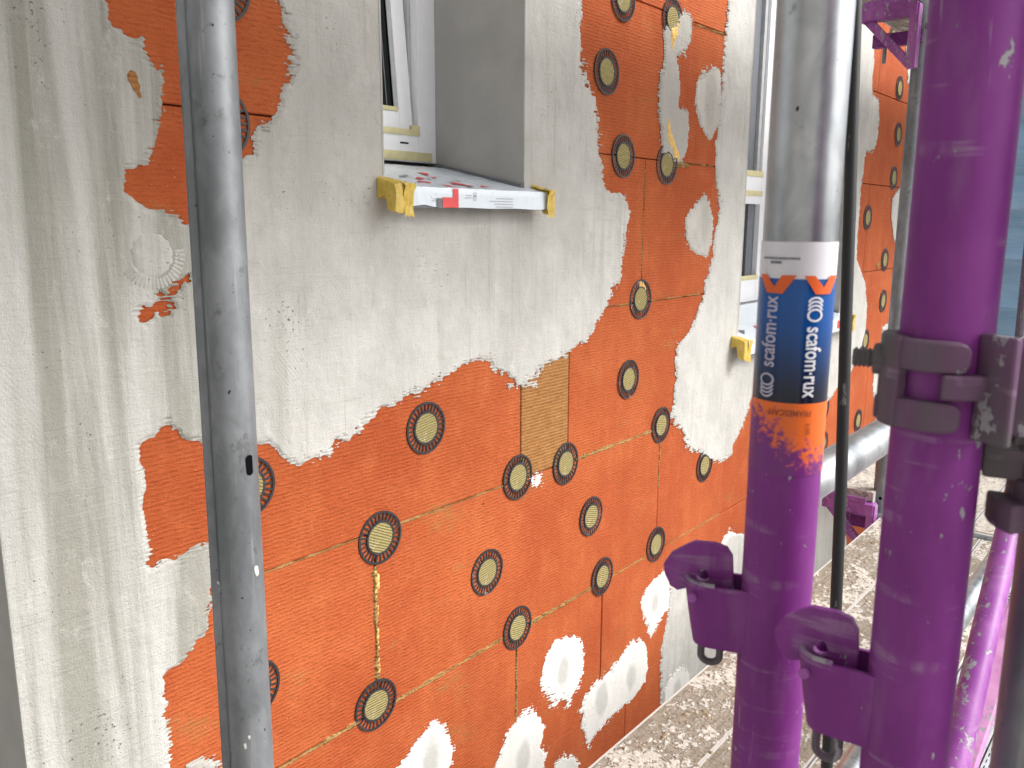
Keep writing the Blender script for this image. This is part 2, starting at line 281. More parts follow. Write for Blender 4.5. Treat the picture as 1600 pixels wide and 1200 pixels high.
# metals
def galv(name, lo, hi, metal=0.75, rough=0.42):
    g = G(name)
    cell = g.noise(g.map((48, 48, 26), (1, 7, 3)), 1.0, 3, 0.6, 1.2)
    n = g.noise(g.map((11, 11, 6)), 1.0, 4, 0.6)
    st = g.noise(g.map((70, 70, 3)), 1.0, 3)
    f = g.math('MULTIPLY_ADD', cell, 0.35, g.math('MULTIPLY', n, 0.9))
    c = g.mix(g.ramp(f, 0.40, 0.85), lo, hi)
    c = g.mix(g.ramp(st, 0.62, 0.72, 0, 0.35), c, (0.5, 0.5, 0.5))
    dirt = g.noise(g.map((30, 30, 22), (3, 1, 2)), 1.0, 5, 0.7)
    c = g.mix(g.ramp(dirt, 0.60, 0.66, 0, 0.55), c, (0.10, 0.10, 0.10))
    spk = g.noise(g.map((160, 160, 130), (3, 4, 2)), 1.0, 1)
    c = g.mix(g.ramp(spk, 0.77, 0.79), c, (0.03, 0.03, 0.035))
    spat = g.noise(g.map((42, 42, 20), (8, 4, 1)), 1.0, 3)
    pl = g.ramp(spat, 0.735, 0.75)
    c = g.mix(pl, c, (0.66, 0.64, 0.60))
    g.bump(g.math('ADD', n, g.math('MULTIPLY', pl, 0.4)), 0.0008)
    mt = g.math('MULTIPLY', g.math('SUBTRACT', 1.0, pl), metal)
    return g.set(c, g.math('MULTIPLY_ADD', n, 0.25, rough - 0.1), mt)
M_GALV = galv("galvanised_steel", (0.30, 0.32, 0.34), (0.62, 0.64, 0.66), 0.95, 0.34)
M_GALV_DULL = galv("dull_galvanised_steel", (0.15, 0.162, 0.172), (0.28, 0.295, 0.31), 0.5, 0.46)
M_STEEL = galv("plank_steel", (0.42, 0.43, 0.45), (0.60, 0.61, 0.63), 0.4, 0.5)

def painted(name, col, lightcol, chips=0.70, rough=0.42):
    g = G(name)
    n = g.noise(g.map((18, 18, 8)), 1.0, 4, 0.6)
    c = g.mix(g.ramp(n, 0.35, 0.7), col, lightcol)
    dull = g.noise(g.map((34, 34, 9), (4, 2, 1)), 1.0, 5, 0.65)
    c = g.mix(g.ramp(dull, 0.50, 0.74, 0, 0.42), c, (0.25, 0.13, 0.26))
    sm = g.noise(g.map((10, 10, 90), (5, 5, 5)), 1.0, 3, 0.6)
    c = g.mix(g.math('MULTIPLY', g.ramp(sm, 0.58, 0.68, 0, 0.45), g.ramp(dull, 0.42, 0.58)), c, (0.34, 0.22, 0.34))
    scr = g.noise(g.map((260, 260, 16), (1, 2, 3)), 1.0, 3, 0.6)
    reg = g.noise(g.map((24, 24, 7), (6, 2, 9)), 1.0, 3, 0.6)
    ch = g.noise(g.map((95, 95, 55), (2, 7, 5)), 1.0, 4, 0.65)
    chip = g.ramp(g.math('MULTIPLY_ADD', reg, 0.45, g.math('MULTIPLY', ch, 0.75)), chips - 0.012, chips + 0.012)
    c = g.mix(chip, c, (0.31, 0.29, 0.32))
    line = g.math('MULTIPLY', g.ramp(scr, 0.66, 0.72, 0, 0.6), g.ramp(reg, 0.48, 0.6))
    c = g.mix(line, c, (0.40, 0.34, 0.42))
    g.bump(g.math('SUBTRACT', g.math('MULTIPLY', n, 0.6), g.math('MULTIPLY', chip, 0.6)), 0.0008)
    return g.set(c, g.math('MULTIPLY_ADD', dull, 0.3, rough - 0.12), 0.0, 0.35)
M_PURPLE = painted("purple_paint", (0.165, 0.018, 0.180), (0.220, 0.036, 0.238), 0.735, 0.52)
M_PURPLE_W = painted("worn_purple_paint", (0.24, 0.050, 0.27), (0.37, 0.12, 0.39), 0.675, 0.36)
M_PINK = painted("faded_pink_paint", (0.42, 0.16, 0.36), (0.55, 0.26, 0.47), 0.70, 0.5)
M_CLAMP = painted("smeared_clamp_steel", (0.105, 0.098, 0.098), (0.130, 0.060, 0.122), 0.735, 0.6)
M_RIM = painted("rim_wear_highlight", (0.22, 0.10, 0.24), (0.36, 0.30, 0.38), 0.58, 0.5)  # worn pocket rim, its edge highlight painted into the lighter colour
g = G("black_cable_rubber")
n = g.noise(g.map((90, 90, 22)), 1, 4, 0.65)
M_CABLE = g.set(g.mix(g.ramp(n, 0.64, 0.68, 0, 0.8), (0.012, 0.012, 0.013), (0.19, 0.165, 0.15)), 0.55)
def plain(name, col, rough=0.5, **kw):
    g = G(name)
    n = g.noise(g.map((40, 40, 40)), 1, 3)
    dk = tuple(v * (0.96 if min(col) > 0.6 else 0.86) for v in col)
    return g.set(g.mix(g.ramp(n, 0.3, 0.7), dk, col), rough, **kw)
M_DARK = plain("dark_hole", (0.004, 0.004, 0.005), 0.9, spec=0.05)
M_PVC = plain("white_pvc", (0.86, 0.87, 0.90), 0.3)
M_PVC_G = plain("grey_gasket_pvc", (0.46, 0.47, 0.48), 0.4)
M_GLASS = plain("dark_window_glass", (0.018, 0.022, 0.022), 0.12, spec=0.12)
M_GLASS2 = plain("grey_window_glass", (0.075, 0.083, 0.08), 0.15)
M_RED = plain("red_print", (0.78, 0.075, 0.07), 0.45)
M_INK = plain("black_ink", (0.02, 0.02, 0.022), 0.5)
M_GREYINK = plain("grey_ink", (0.16, 0.17, 0.19), 0.5)
M_WHITEINK = plain("white_ink", (0.74, 0.75, 0.80), 0.4)
M_LILAC = plain("worn_white_ink", (0.50, 0.48, 0.62), 0.45)
M_ORINK = plain("orange_ink", (0.80, 0.13, 0.02), 0.4)
M_BROWNINK = plain("faded_brown_ink", (0.30, 0.07, 0.03), 0.5)
M_WHITEST = plain("white_sticker", (0.72, 0.71, 0.76), 0.35)
g = G("blue_sticker")
x, y, zz = g.sep()
c = g.mix(g.ramp(zz, 0.940, 1.012), (0.006, 0.008, 0.022), (0.003, 0.085, 0.34))
M_BLUEST = g.set(g.mix(g.ramp(g.noise(g.map((120, 120, 9)), 1, 3), 0.6, 0.75, 0, 0.4), c, (0.06, 0.09, 0.16)), 0.22)
g = G("orange_sticker_overpainted")
x, y, zz = g.sep()
n = g.noise(g.map((150, 150, 190)), 1.0, 6, 0.78)
f = g.math('ADD', g.math('MULTIPLY', g.math('SUBTRACT', zz, 0.9195), 30.0), g.math('MULTIPLY_ADD', n, 3.4, -1.7))
sl = g.math('MULTIPLY', g.math('SUBTRACT', y, -1.042), 24.0)
M_ORST = g.set(g.mix(g.ramp(g.math('SUBTRACT', f, sl), -0.28, 0.28), (0.165, 0.020, 0.185), (0.80, 0.15, 0.018)), 0.4)
g = G("protective_film")
n = g.noise(g.map((60, 25, 30)), 1, 4, 0.65)
g.bump(g.noise(g.map((35, 18, 30)), 1, 3), 0.0012)
c = g.mix(g.ramp(g.noise(g.map((130, 130, 130), (1, 1, 1)), 1, 3), 0.66, 0.72, 0, 0.8), (0.72, 0.79, 0.86), (0.30, 0.29, 0.27))
M_FILM = g.set(c, 0.22)
g = G("yellow_masking_tape")
n = g.noise(g.map((70, 70, 70)), 1, 4)
g.bump(g.noise(g.map((110, 110, 60)), 1, 3, 0.6, 0.6), 0.0014)
M_TAPE = g.set(g.mix(g.ramp(n, 0.35, 0.7), (0.60, 0.41, 0.055), (0.72, 0.54, 0.13)), 0.45, Transmission_Weight=0.0)
M_TAPE_PALE = plain("pale_masking_tape", (0.66, 0.60, 0.34), 0.55)
# decking
def deck_mat(name, base1, base2, splat_amt):
    g = G(name)
    grain = g.noise(g.map((4, 85, 30)), 1.0, 4, 0.6)
    c = g.mix(g.ramp(grain, 0.3, 0.7), base1, base2)
    sp = g.noise(g.map((9.5, 12, 12), (2, 5, 0)), 1.0, 6, 0.68)
    sp2 = g.noise(g.map((60, 60, 60), (2, 1, 0)), 1.0, 4, 0.65)
    f = g.ramp(g.math('MULTIPLY_ADD', sp, 0.7, g.math('MULTIPLY', sp2, 0.3)), splat_amt, splat_amt + 0.045)
    c = g.mix(g.ramp(g.math('MULTIPLY_ADD', sp, 0.7, g.math('MULTIPLY', sp2, 0.3)), splat_amt - 0.06, splat_amt + 0.01, 0, 0.6), c, (0.36, 0.31, 0.25))
    c = g.mix(f, c, g.mix(g.ramp(sp2, 0.35, 0.65), (0.46, 0.42, 0.36), (0.60, 0.56, 0.50)))
    crumbs = g.ramp(g.noise(g.map((75, 75, 75), (8, 1, 2)), 1.0, 3), 0.60, 0.64)
    c = g.mix(g.math('MULTIPLY', crumbs, 0.75), c, (0.27, 0.20, 0.12))
    g.bump(g.math('ADD', g.math('MULTIPLY', f, 0.8), g.math('ADD', g.math('MULTIPLY', sp2, 1.2), g.math('MULTIPLY', crumbs, 0.7))), 0.004)
    return g.set(c, 0.85)
M_DECK = deck_mat("plastered_plywood", (0.20, 0.168, 0.13), (0.30, 0.255, 0.20), 0.495)
M_DECK2 = deck_mat("clean_plywood", (0.50, 0.47, 0.43), (0.60, 0.58, 0.54), 0.43)
M_ALU = plain("worn_aluminium_edge", (0.68, 0.66, 0.63), 0.4, metal=0.3)
g = G("perforated_plank_steel")
x, y, zz = g.sep()
row = g.math('FLOOR', g.math('DIVIDE', y, 0.0125))
xo = g.math('ADD', g.math('DIVIDE', x, 0.026), g.math('MULTIPLY', row, 0.5))
fx = g.math('ABSOLUTE', g.math('SUBTRACT', g.math('FRACT', xo), 0.5))
fy = g.math('ABSOLUTE', g.math('SUBTRACT', g.math('FRACT', g.math('DIVIDE', y, 0.0125)), 0.5))
hole = g.math('MULTIPLY', g.ramp(fx, 0.29, 0.25), g.ramp(fy, 0.31, 0.26))
n = g.noise(g.map((20, 20, 20)), 1, 4)
c = g.mix(g.ramp(n, 0.3, 0.7), (0.40, 0.41, 0.46), (0.62, 0.63, 0.68))
c = g.mix(hole, c, (0.015, 0.015, 0.016))
g.bump(g.math('SUBTRACT', 0.0, hole), 0.003)
M_PERF = g.set(c, 0.5, g.math('MULTIPLY', g.math('SUBTRACT', 1.0, hole), 0.3))
g = G("blue_tarpaulin")
n = g.noise(g.map((2, 1.2, 7)), 1, 4, 0.6)
g.bump(n, 0.05)
M_TARP = g.set(g.mix(g.ramp(n, 0.3, 0.7), (0.24, 0.40, 0.56), (0.33, 0.49, 0.64)), 0.45)
g = G("site_gravel")
n = g.noise(g.map((3, 3, 3)), 1, 6, 0.7)
M_GROUND = g.set(g.mix(g.ramp(n, 0.3, 0.7), (0.16, 0.15, 0.14), (0.30, 0.28, 0.26)), 0.95)

# ------------------------------------------------------------------ mesh helpers
class MB:
    def __init__(s): s.v = []; s.f = []
    def add(s, vs, fs):
        n = len(s.v); s.v += [tuple(v) for v in vs]; s.f += [tuple(i + n for i in f) for f in fs]; return s
    def box(s, x0, x1, y0, y1, z0, z1, ch=0.0):
        if ch <= 0:
            vs = [(x, y, z) for x in (x0, x1) for y in (y0, y1) for z in (z0, z1)]
            return s.add(vs, [(0, 1, 3, 2), (4, 6, 7, 5), (0, 4, 5, 1), (2, 3, 7, 6), (0, 2, 6, 4), (1, 5, 7, 3)])
        bm = bmesh.new(); bmesh.ops.create_cube(bm, size=1)
        bmesh.ops.scale(bm, vec=(x1 - x0, y1 - y0, z1 - z0), verts=bm.verts)
        bmesh.ops.translate(bm, vec=((x0 + x1) / 2, (y0 + y1) / 2, (z0 + z1) / 2), verts=bm.verts)
        bmesh.ops.bevel(bm, geom=bm.edges[:], offset=ch, segments=2, profile=0.7, affect='EDGES')
        bm.verts.index_update()
        s.add([v.co for v in bm.verts], [[v.index for v in f.verts] for f in bm.faces]); bm.free(); return s
    def obox(s, p0, p1, w, h, up=(0, 0, 1)):
        """bar from p0 to p1, width w (side), height h (up)"""
        p0, p1 = Vector(p0), Vector(p1); d = (p1 - p0).normalized(); sd = d.cross(Vector(up)).normalized(); u = sd.cross(d)
        vs = []
        for p in (p0, p1):
            for a, b in ((-1, -1), (1, -1), (1, 1), (-1, 1)):
                vs.append(p + sd * a * w / 2 + u * b * h / 2)
        return s.add(vs, [(3, 2, 1, 0), (4, 5, 6, 7), (0, 1, 5, 4), (1, 2, 6, 5), (2, 3, 7, 6), (3, 0, 4, 7)])
    def tube(s, pts, r, n=24, cap=True):
        pts = [Vector(p) for p in pts]; rs = r if isinstance(r, (list, tuple)) else [r] * len(pts)
        rings = []
        t0 = (pts[1] - pts[0]).normalized()
        a = t0.cross(Vector((0, 0, 1)) if abs(t0.z) < 0.9 else Vector((1, 0, 0))).normalized()
        for i, p in enumerate(pts):
            t = (pts[min(i + 1, len(pts) - 1)] - pts[max(i - 1, 0)]).normalized()
            a = (a - t * a.dot(t)).normalized(); b = t.cross(a)
            rings.append([p + (a * math.cos(2 * PI * k / n) + b * math.sin(2 * PI * k / n)) * rs[i] for k in range(n)])
        vs = [v for rg in rings for v in rg]; fs = []
        for i in range(len(pts) - 1):
            for k in range(n):
                k2 = (k + 1) % n
                fs.append((i * n + k, i * n + k2, (i + 1) * n + k2, (i + 1) * n + k))
        if cap:
            fs.append(tuple(range(n - 1, -1, -1))); fs.append(tuple((len(pts) - 1) * n + k for k in range(n)))
        return s.add(vs, fs)
    def prism(s, poly, fn, t0, t1):
        """poly: 2-D outline; fn(a, b, t) -> 3-D"""
        n = len(poly)
        vs = [fn(a, b, t0) for a, b in poly] + [fn(a, b, t1) for a, b in poly]
        fs = [tuple(range(n)), tuple(range(2 * n - 1, n - 1, -1))]
        fs += [(i, i + n, (i + 1) % n + n, (i + 1) % n) for i in range(n)]
        return s.add(vs, fs)
    def arc(s, r0, r1, a0, a1, z0, z1, seg=20, round_end=False):
        """curved band about the local z axis, angle 0 = towards -y, positive to +x"""
        vs, fs = [], []
        for i in range(seg + 1):
            t = i / seg; a = a0 + (a1 - a0) * t
            zz0, zz1 = z0, z1
            if round_end:
                e = max(0.0, 1 - (1 - t) * seg / 3.0); k = 1 - math.sqrt(max(0, 1 - e * e))
                mz = (z0 + z1) / 2; zz0 = z0 + (mz - z0) * 0.55 * k; zz1 = z1 + (mz - z1) * 0.55 * k
            for rr, z in ((r0, zz0), (r1, zz0), (r1, zz1), (r0, zz1)):
                vs.append((rr * math.sin(a), -rr * math.cos(a), z))
        for i in range(seg):
            b = i * 4
            for k in range(4):
                k2 = (k + 1) % 4
                fs.append((b + k, b + k2, b + 4 + k2, b + 4 + k))
        fs.append((3, 2, 1, 0)); b = seg * 4; fs.append((b, b + 1, b + 2, b + 3))
        return s.add(vs, fs)
    def mesh(s, name, mat, smooth=False, angle=40):
        me = bpy.data.meshes.new(name); me.from_pydata(s.v, [], s.f); me.update()
        bm = bmesh.new(); bm.from_mesh(me); bmesh.ops.recalc_face_normals(bm, faces=bm.faces); bm.to_mesh(me); bm.free()
        me.materials.append(mat)
        if smooth:
            me.polygons.foreach_set('use_smooth', [True] * len(me.polygons))
            try: me.set_sharp_from_angle(angle=rad(angle))
            except Exception: pass
        return me
    def build(s, name, mat, parent=None, smooth=False, loc=(0, 0, 0), bevel=0.0):
        o = bpy.data.objects.new(name, s.mesh(name, mat, smooth)); COL.objects.link(o)
        o.location = loc
        if parent: o.parent = parent
        if bevel:
            b = o.modifiers.new("bevel", 'BEVEL'); b.width = bevel; b.segments = 2; b.limit_method = 'ANGLE'; b.angle_limit = rad(40)
        return o
def tag(o, label, cat=None, group=None, kind=None):
    if label: o['label'] = label
    if cat: o['category'] = cat
    if group: o['group'] = group
    if kind: o['kind'] = kind
    return o
def empty(name, loc=(0, 0, 0), rz=0.0, parent=None):
    o = bpy.data.objects.new(name, None); COL.objects.link(o); o.location = loc; o.rotation_euler.z = rz
    o.empty_display_size = 0.1
    if parent: o.parent = parent
    return o
def linkmesh(name, me, parent=None, loc=(0, 0, 0), rot=(0, 0, 0)):
    o = bpy.data.objects.new(name, me); COL.objects.link(o); o.location = loc; o.rotation_euler = rot
    if parent: o.parent = parent
    return o

# ------------------------------------------------------------------ ground
gm = MB().add([(-120, -120, -2.4), (120, -120, -2.4), (120, 120, -2.4), (-120, 120, -2.4)], [(0, 1, 2, 3)]).build("ground", M_GROUND)
tag(gm, "grey gravel ground far below the scaffold", kind='structure')

# ------------------------------------------------------------------ facade
X0, X1, ZB, ZT = 0.41, 6.2, -2.4, 2.9
WIN1 = (1.134, 1.568, 1.13, 2.62)     # x0, x1, z0, z1
WIN2 = (2.764, 3.80, 0.66, 2.62)
RD = 0.28                             # reveal depth
facade = empty("house_facade", (0, 0, 0))
tag(facade, "house wall of orange insulation slabs half covered with ragged grey render and round washers", "building")

def cut(rects, hole):
    out = []
    hx0, hx1, hz0, hz1 = hole
    for (a, b, c_, d) in rects:
        if b <= hx0 or a >= hx1 or d <= hz0 or c_ >= hz1: out.append((a, b, c_, d)); continue
        if a < hx0: out.append((a, hx0, c_, d))
        if b > hx1: out.append((hx1, b, c_, d))
        m0, m1 = max(a, hx0), min(b, hx1)
        if c_ < hz0: out.append((m0, m1, c_, hz0))
        if d > hz1: out.append((m0, m1, hz1, d))
    return out
# wall core behind the slabs
mb = MB()
for (a, b, c_, d) in cut(cut([(X0 + .002, X1, ZB, ZT)], WIN1), WIN2): mb.box(a, b, 0.052, 0.32, c_, d)
mb.build("wall_core", M_CORE, facade)

MB().box(-1.35, -1.05, -4.2, 0.32, ZB, 4.5).build("added_shade_wall", M_REVEAL, facade)  # unseen wall, added out of view to darken the near end of the facade
# slabs: rows 0.4 m high, staggered vertical joints
rows = {}
JO = {6: [0.5, 1.7, 2.9, 4.1, 5.3], 5: [1.04, 2.234, 3.44, 4.64, 5.84], 4: [0.92, 2.112, 3.32, 4.10, 5.3], 3: [1.567, 1.765, 2.96, 3.62, 4.82, 6.0],
      2: [1.091, 2.254, 3.45, 4.3, 5.5], 1: [1.554, 1.950, 3.15, 4.35, 5.55], 0: [0.9, 2.1, 3.3, 4.5, 5.7], -1: [0.7, 1.9, 3.1, 4.3, 5.5], -2: [1.0, 2.2, 3.4, 4.6, 5.8], 7: [0.9, 2.1, 3.3, 4.5, 5.7], 8: [0.6, 1.8, 3.0, 4.2, 5.4]}
for k, js in JO.items():
    z0, z1 = 0.032 + 0.4 * (k - 2), 0.032 + 0.4 * (k - 1)
    z0, z1 = max(z0, ZB + 0.5), min(z1, ZT)
    if z1 - z0 < 0.02: continue
    e = [X0 + 0.001] + [j for j in js if X0 < j < X1] + [X1]
    for i in range(len(e) - 1):
        gp = 0.0011 + 0.0006 * random.random()
        proud = random.uniform(-0.0012, 0.0008)
        r0 = (e[i] + gp, e[i + 1] - gp, z0 + gp, z1 - gp)
        pcs = cut(cut([r0], WIN1), WIN2)
        whole = len(pcs) == 1 or any(abs(p[2] - z0) < .01 and p[3] < z1 - .02 for p in pcs) or any(p[2] > z0 + .02 for p in pcs)
        mbs = []
        for (a, b, c_, d) in pcs:
            ch = 0.002
            if b - a < 0.01 or d - c_ < 0.01: continue
            if not mbs or not whole: mbs.append(MB())
            mb = mbs[-1]
            y = -proud
            vs = [(a, 0.05, c_), (b, 0.05, c_), (b, 0.05, d), (a, 0.05, d), (a, y + ch, c_), (b, y + ch, c_), (b, y + ch, d), (a, y + ch, d),
                  (a + ch, y, c_ + ch), (b - ch, y, c_ + ch), (b - ch, y, d - ch), (a + ch, y, d - ch)]
            fs = [(0, 1, 5, 4), (1, 2, 6, 5), (2, 3, 7, 6), (3, 0, 4, 7), (4, 5, 9, 8), (5, 6, 10, 9), (6, 7, 11, 10), (7, 4, 8, 11), (8, 9, 10, 11)]
            mb.add(vs, fs)
        bare = (k == 3 and i == 1)
        for mb in mbs: p = mb.build("insulation_slab", M_BROWN if bare else M_ORANGE, facade)
        if bare: tag(p, "narrow unpainted brown slab strip between two orange slabs")

# ---- ragged render layers -------------------------------------------------
def vnoise(x, z, sx, sz, seed):
    rg = np.random.default_rng(seed); L = rg.random((512, 512))
    a, b = x / sx, z / sz
    ia, ib = np.floor(a).astype(int), np.floor(b).astype(int)
    fa, fb = a - ia, b - ib
    fa = fa * fa * (3 - 2 * fa); fb = fb * fb * (3 - 2 * fb)
    g_ = lambda i, j: L[i % 512, j % 512]
    return (g_(ia, ib) * (1 - fa) + g_(ia + 1, ib) * fa) * (1 - fb) + (g_(ia, ib + 1) * (1 - fa) + g_(ia + 1, ib + 1) * fa) * fb
def signed(polys, xs, zs, D=0.08):
    XX, ZZ = np.meshgrid(xs, zs)
    ins = np.zeros(XX.shape, bool); dist = np.full(XX.shape, D)
    for P in polys:
        n = len(P)
        for i in range(n):
            (xa, za), (xb, zb) = P[i], P[(i + 1) % n]
            i0, i1 = np.searchsorted(zs, [min(za, zb), max(za, zb)])
            if za != zb and i1 > i0:
                xc = xa + (zs[i0:i1] - za) / (zb - za) * (xb - xa)
                ins[i0:i1] ^= xs[None, :] > xc[:, None]
            j0, j1 = np.searchsorted(xs, [min(xa, xb) - D, max(xa, xb) + D]); k0, k1 = np.searchsorted(zs, [min(za, zb) - D, max(za, zb) + D])
            if j1 <= j0 or k1 <= k0: continue
            px, pz = XX[k0:k1, j0:j1], ZZ[k0:k1, j0:j1]
            dx, dz = xb - xa, zb - za; L2 = dx * dx + dz * dz + 1e-12
            t = np.clip(((px - xa) * dx + (pz - za) * dz) / L2, 0, 1)
            dd = np.hypot(px - xa - t * dx, pz - za - t * dz)
            dist[k0:k1, j0:j1] = np.minimum(dist[k0:k1, j0:j1], dd)
    return np.where(ins, dist, -dist), XX, ZZ
def rag(XX, ZZ, amp, seed, slant=0.0):
    """raggedness that follows the ribs of the slab"""
    zz = ZZ + slant * XX
    rowi = np.floor(zz / 0.0082); vr = vnoise(XX + rowi * 7.13, rowi * 1.0, 0.010, 1.0, seed)
    vr2 = vnoise(XX + rowi * 3.7, rowi * 1.0, 0.045, 1.0, seed + 5)
    ridge = np.cos(2 * PI * zz / 0.0082)
    low = vnoise(XX, ZZ, 0.028, 0.024, seed + 1) - 0.5; low2 = vnoise(XX, ZZ, 0.011, 0.009, seed + 2) - 0.5
    A = 0.15 + 1.45 * vnoise(XX, ZZ, 0.13, 0.11, seed + 3) ** 1.3
    vr3 = vnoise(XX + rowi * 5.31, rowi * 1.0, 0.0075, 1.0, seed + 9); gate = np.clip((vnoise(XX, ZZ, 0.07, 0.06, seed + 11) - 0.34) * 3.5, 0, 1)
    dash = (np.clip((vr3 - 0.60) / 0.25, 0, 1) - np.clip((0.36 - vr3) / 0.25, 0, 1)) * gate * np.clip(0.3 + 0.9 * ridge, 0, 1)
    return 1.75 * amp * dash + amp * A * ((vr - 0.5) * 1.9 + (vr2 - 0.5) * 0.7 + 0.30 * ridge + low * 1.3 + low2 * 1.1)
def layer(name, Fn, clip, xs, zs, thick, taper, mat, parent, wet=None, y0=0.0009, blk=16):
    F = np.minimum(Fn, clip) if clip is not None else Fn
    s_ = np.clip(Fn / taper, 0, 1); s_ = s_ * s_ * (3 - 2 * s_)
    Hh = y0 + thick * s_
    nz, nx = F.shape
    inside = F > 0
    V = []; TH = []; WT = []; idx = {}; faces = []
    def vid(j, i):
        k = (j, i)
        if k not in idx:
            idx[k] = len(V); V.append((xs[i], -Hh[j, i], zs[j])); TH.append(1 - s_[j, i]); WT.append(wet[j, i] if wet is not None else 0.0)
        return idx[k]
    def eid(j0, i0, j1, i1):
        k = (j0, i0, j1, i1)
        if k not in idx:
            a, b = F[j0, i0], F[j1, i1]; t = a / (a - b)
            t = min(max(t, 0.02), 0.98)
            h = Hh[j0, i0] * (1 - t) + Hh[j1, i1] * t
            if clip is None or (Fn[j0, i0] < taper * 0.9): h = min(h, y0 + 0.35 * thick)
            idx[k] = len(V); V.append((xs[i0] * (1 - t) + xs[i1] * t, -h, zs[j0] * (1 - t) + zs[j1] * t))
            TH.append(1 - (s_[j0, i0] * (1 - t) + s_[j1, i1] * t)); WT.append(wet[j0, i0] if wet is not None else 0.0)
        return idx[k]
    cell_all = inside[:-1, :-1] & inside[1:, :-1] & inside[:-1, 1:] & inside[1:, 1:]
    cell_any = inside[:-1, :-1] | inside[1:, :-1] | inside[:-1, 1:] | inside[1:, 1:]
    flat = (s_ >= 1.0)
    for jb in range(0, nz - 1, blk):
        for ib in range(0, nx - 1, blk):
            j1, i1 = min(jb + blk, nz - 1), min(ib + blk, nx - 1)
            if not cell_any[jb:j1, ib:i1].any(): continue
            if cell_all[jb:j1, ib:i1].all() and flat[jb:j1 + 1, ib:i1 + 1].all() and wet is None:
                faces.append((vid(jb, ib), vid(jb, i1), vid(j1, i1), vid(j1, ib))); continue
            js, is_ = np.nonzero(cell_any[jb:j1, ib:i1])
            for j, i in zip((js + jb).tolist(), (is_ + ib).tolist()):
                if cell_all[j, i]:
                    faces.append((vid(j, i), vid(j, i + 1), vid(j + 1, i + 1), vid(j + 1, i))); continue
                cs = [(j, i), (j, i + 1), (j + 1, i + 1), (j + 1, i)]
                poly = []
                for q in range(4):
                    a, b = cs[q], cs[(q + 1) % 4]
                    ia, ib2 = inside[a], inside[b]
                    if ia: poly.append(vid(*a))
                    if ia != ib2:
                        poly.append(eid(*a, *b) if ia else eid(*b, *a))
                if len(poly) >= 3: faces.append(tuple(poly))
    me = bpy.data.meshes.new(name); me.from_pydata(V, [], faces); me.update()
    for nm, arr in (('thin', TH), ('wet', WT)):
        at = me.attributes.new(nm, 'FLOAT', 'POINT'); at.data.foreach_set('value', np.array(arr, dtype=np.float32))
    me.materials.append(mat)
    o = bpy.data.objects.new(name, me); COL.objects.link(o)
    if parent: o.parent = parent
    return o

xs = np.concatenate([np.arange(X0, 2.0, 0.0026), np.arange(2.0, 3.0, 0.004), np.arange(3.0, 5.0, 0.0075), np.arange(5.0, X1 + .001, 0.05)])
zs = np.concatenate([np.arange(ZB + .3, -0.72, 0.04), np.arange(-0.72, 1.86, 0.0026), np.arange(1.86, ZT, 0.04)])
S, XX, ZZ = signed(ORANGE, xs, zs)
def rect_out(h):      # positive outside a rectangle
    dx = np.maximum(h[0] - XX, XX - h[1]); dz = np.maximum(h[2] - ZZ, ZZ - h[3]); return np.maximum(dx, dz)
clip = np.minimum(np.minimum(rect_out(WIN1), rect_out(WIN2)), np.minimum(XX - X0 - 0.0004, X1 - XX) + 1e-6)
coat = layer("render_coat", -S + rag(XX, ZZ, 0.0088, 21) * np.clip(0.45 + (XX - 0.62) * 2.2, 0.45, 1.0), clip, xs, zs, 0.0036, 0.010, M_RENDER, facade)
tag(coat, "streaked grey render coat with ragged torn edges")
for q, (P, wets) in enumerate(PATCHES):
    px = [p[0] for p in P]; pz = [p[1] for p in P]
    st = 0.0022 if max(px) < 2 else 0.0032
    xs2 = np.arange(min(px) - 0.05, max(px) + 0.05, st); zs2 = np.arange(min(pz) - 0.05, max(pz) + 0.05, st * 0.9)
    S2, X2, Z2 = signed([P], xs2, zs2)
    wt = np.zeros_like(S2)
    for (cx, cz, rx, rz) in wets:
        d2 = np.hypot((X2 - cx) / rx, (Z2 - cz) / rz); wt = np.maximum(wt, np.clip(1.25 - 0.75 * d2, 0, 1))
    mat = M_PATCH2 if q in (6, 7, 8, 10) else M_PATCH
    o = layer("render_patch", S2 + rag(X2, Z2, 0.0085, 40 + 7 * q, 0.22 if q < 6 else 0.0), None, xs2, zs2, 0.0034 if q not in (11,) else 0.0085, 0.010, mat, facade, wet=wt)

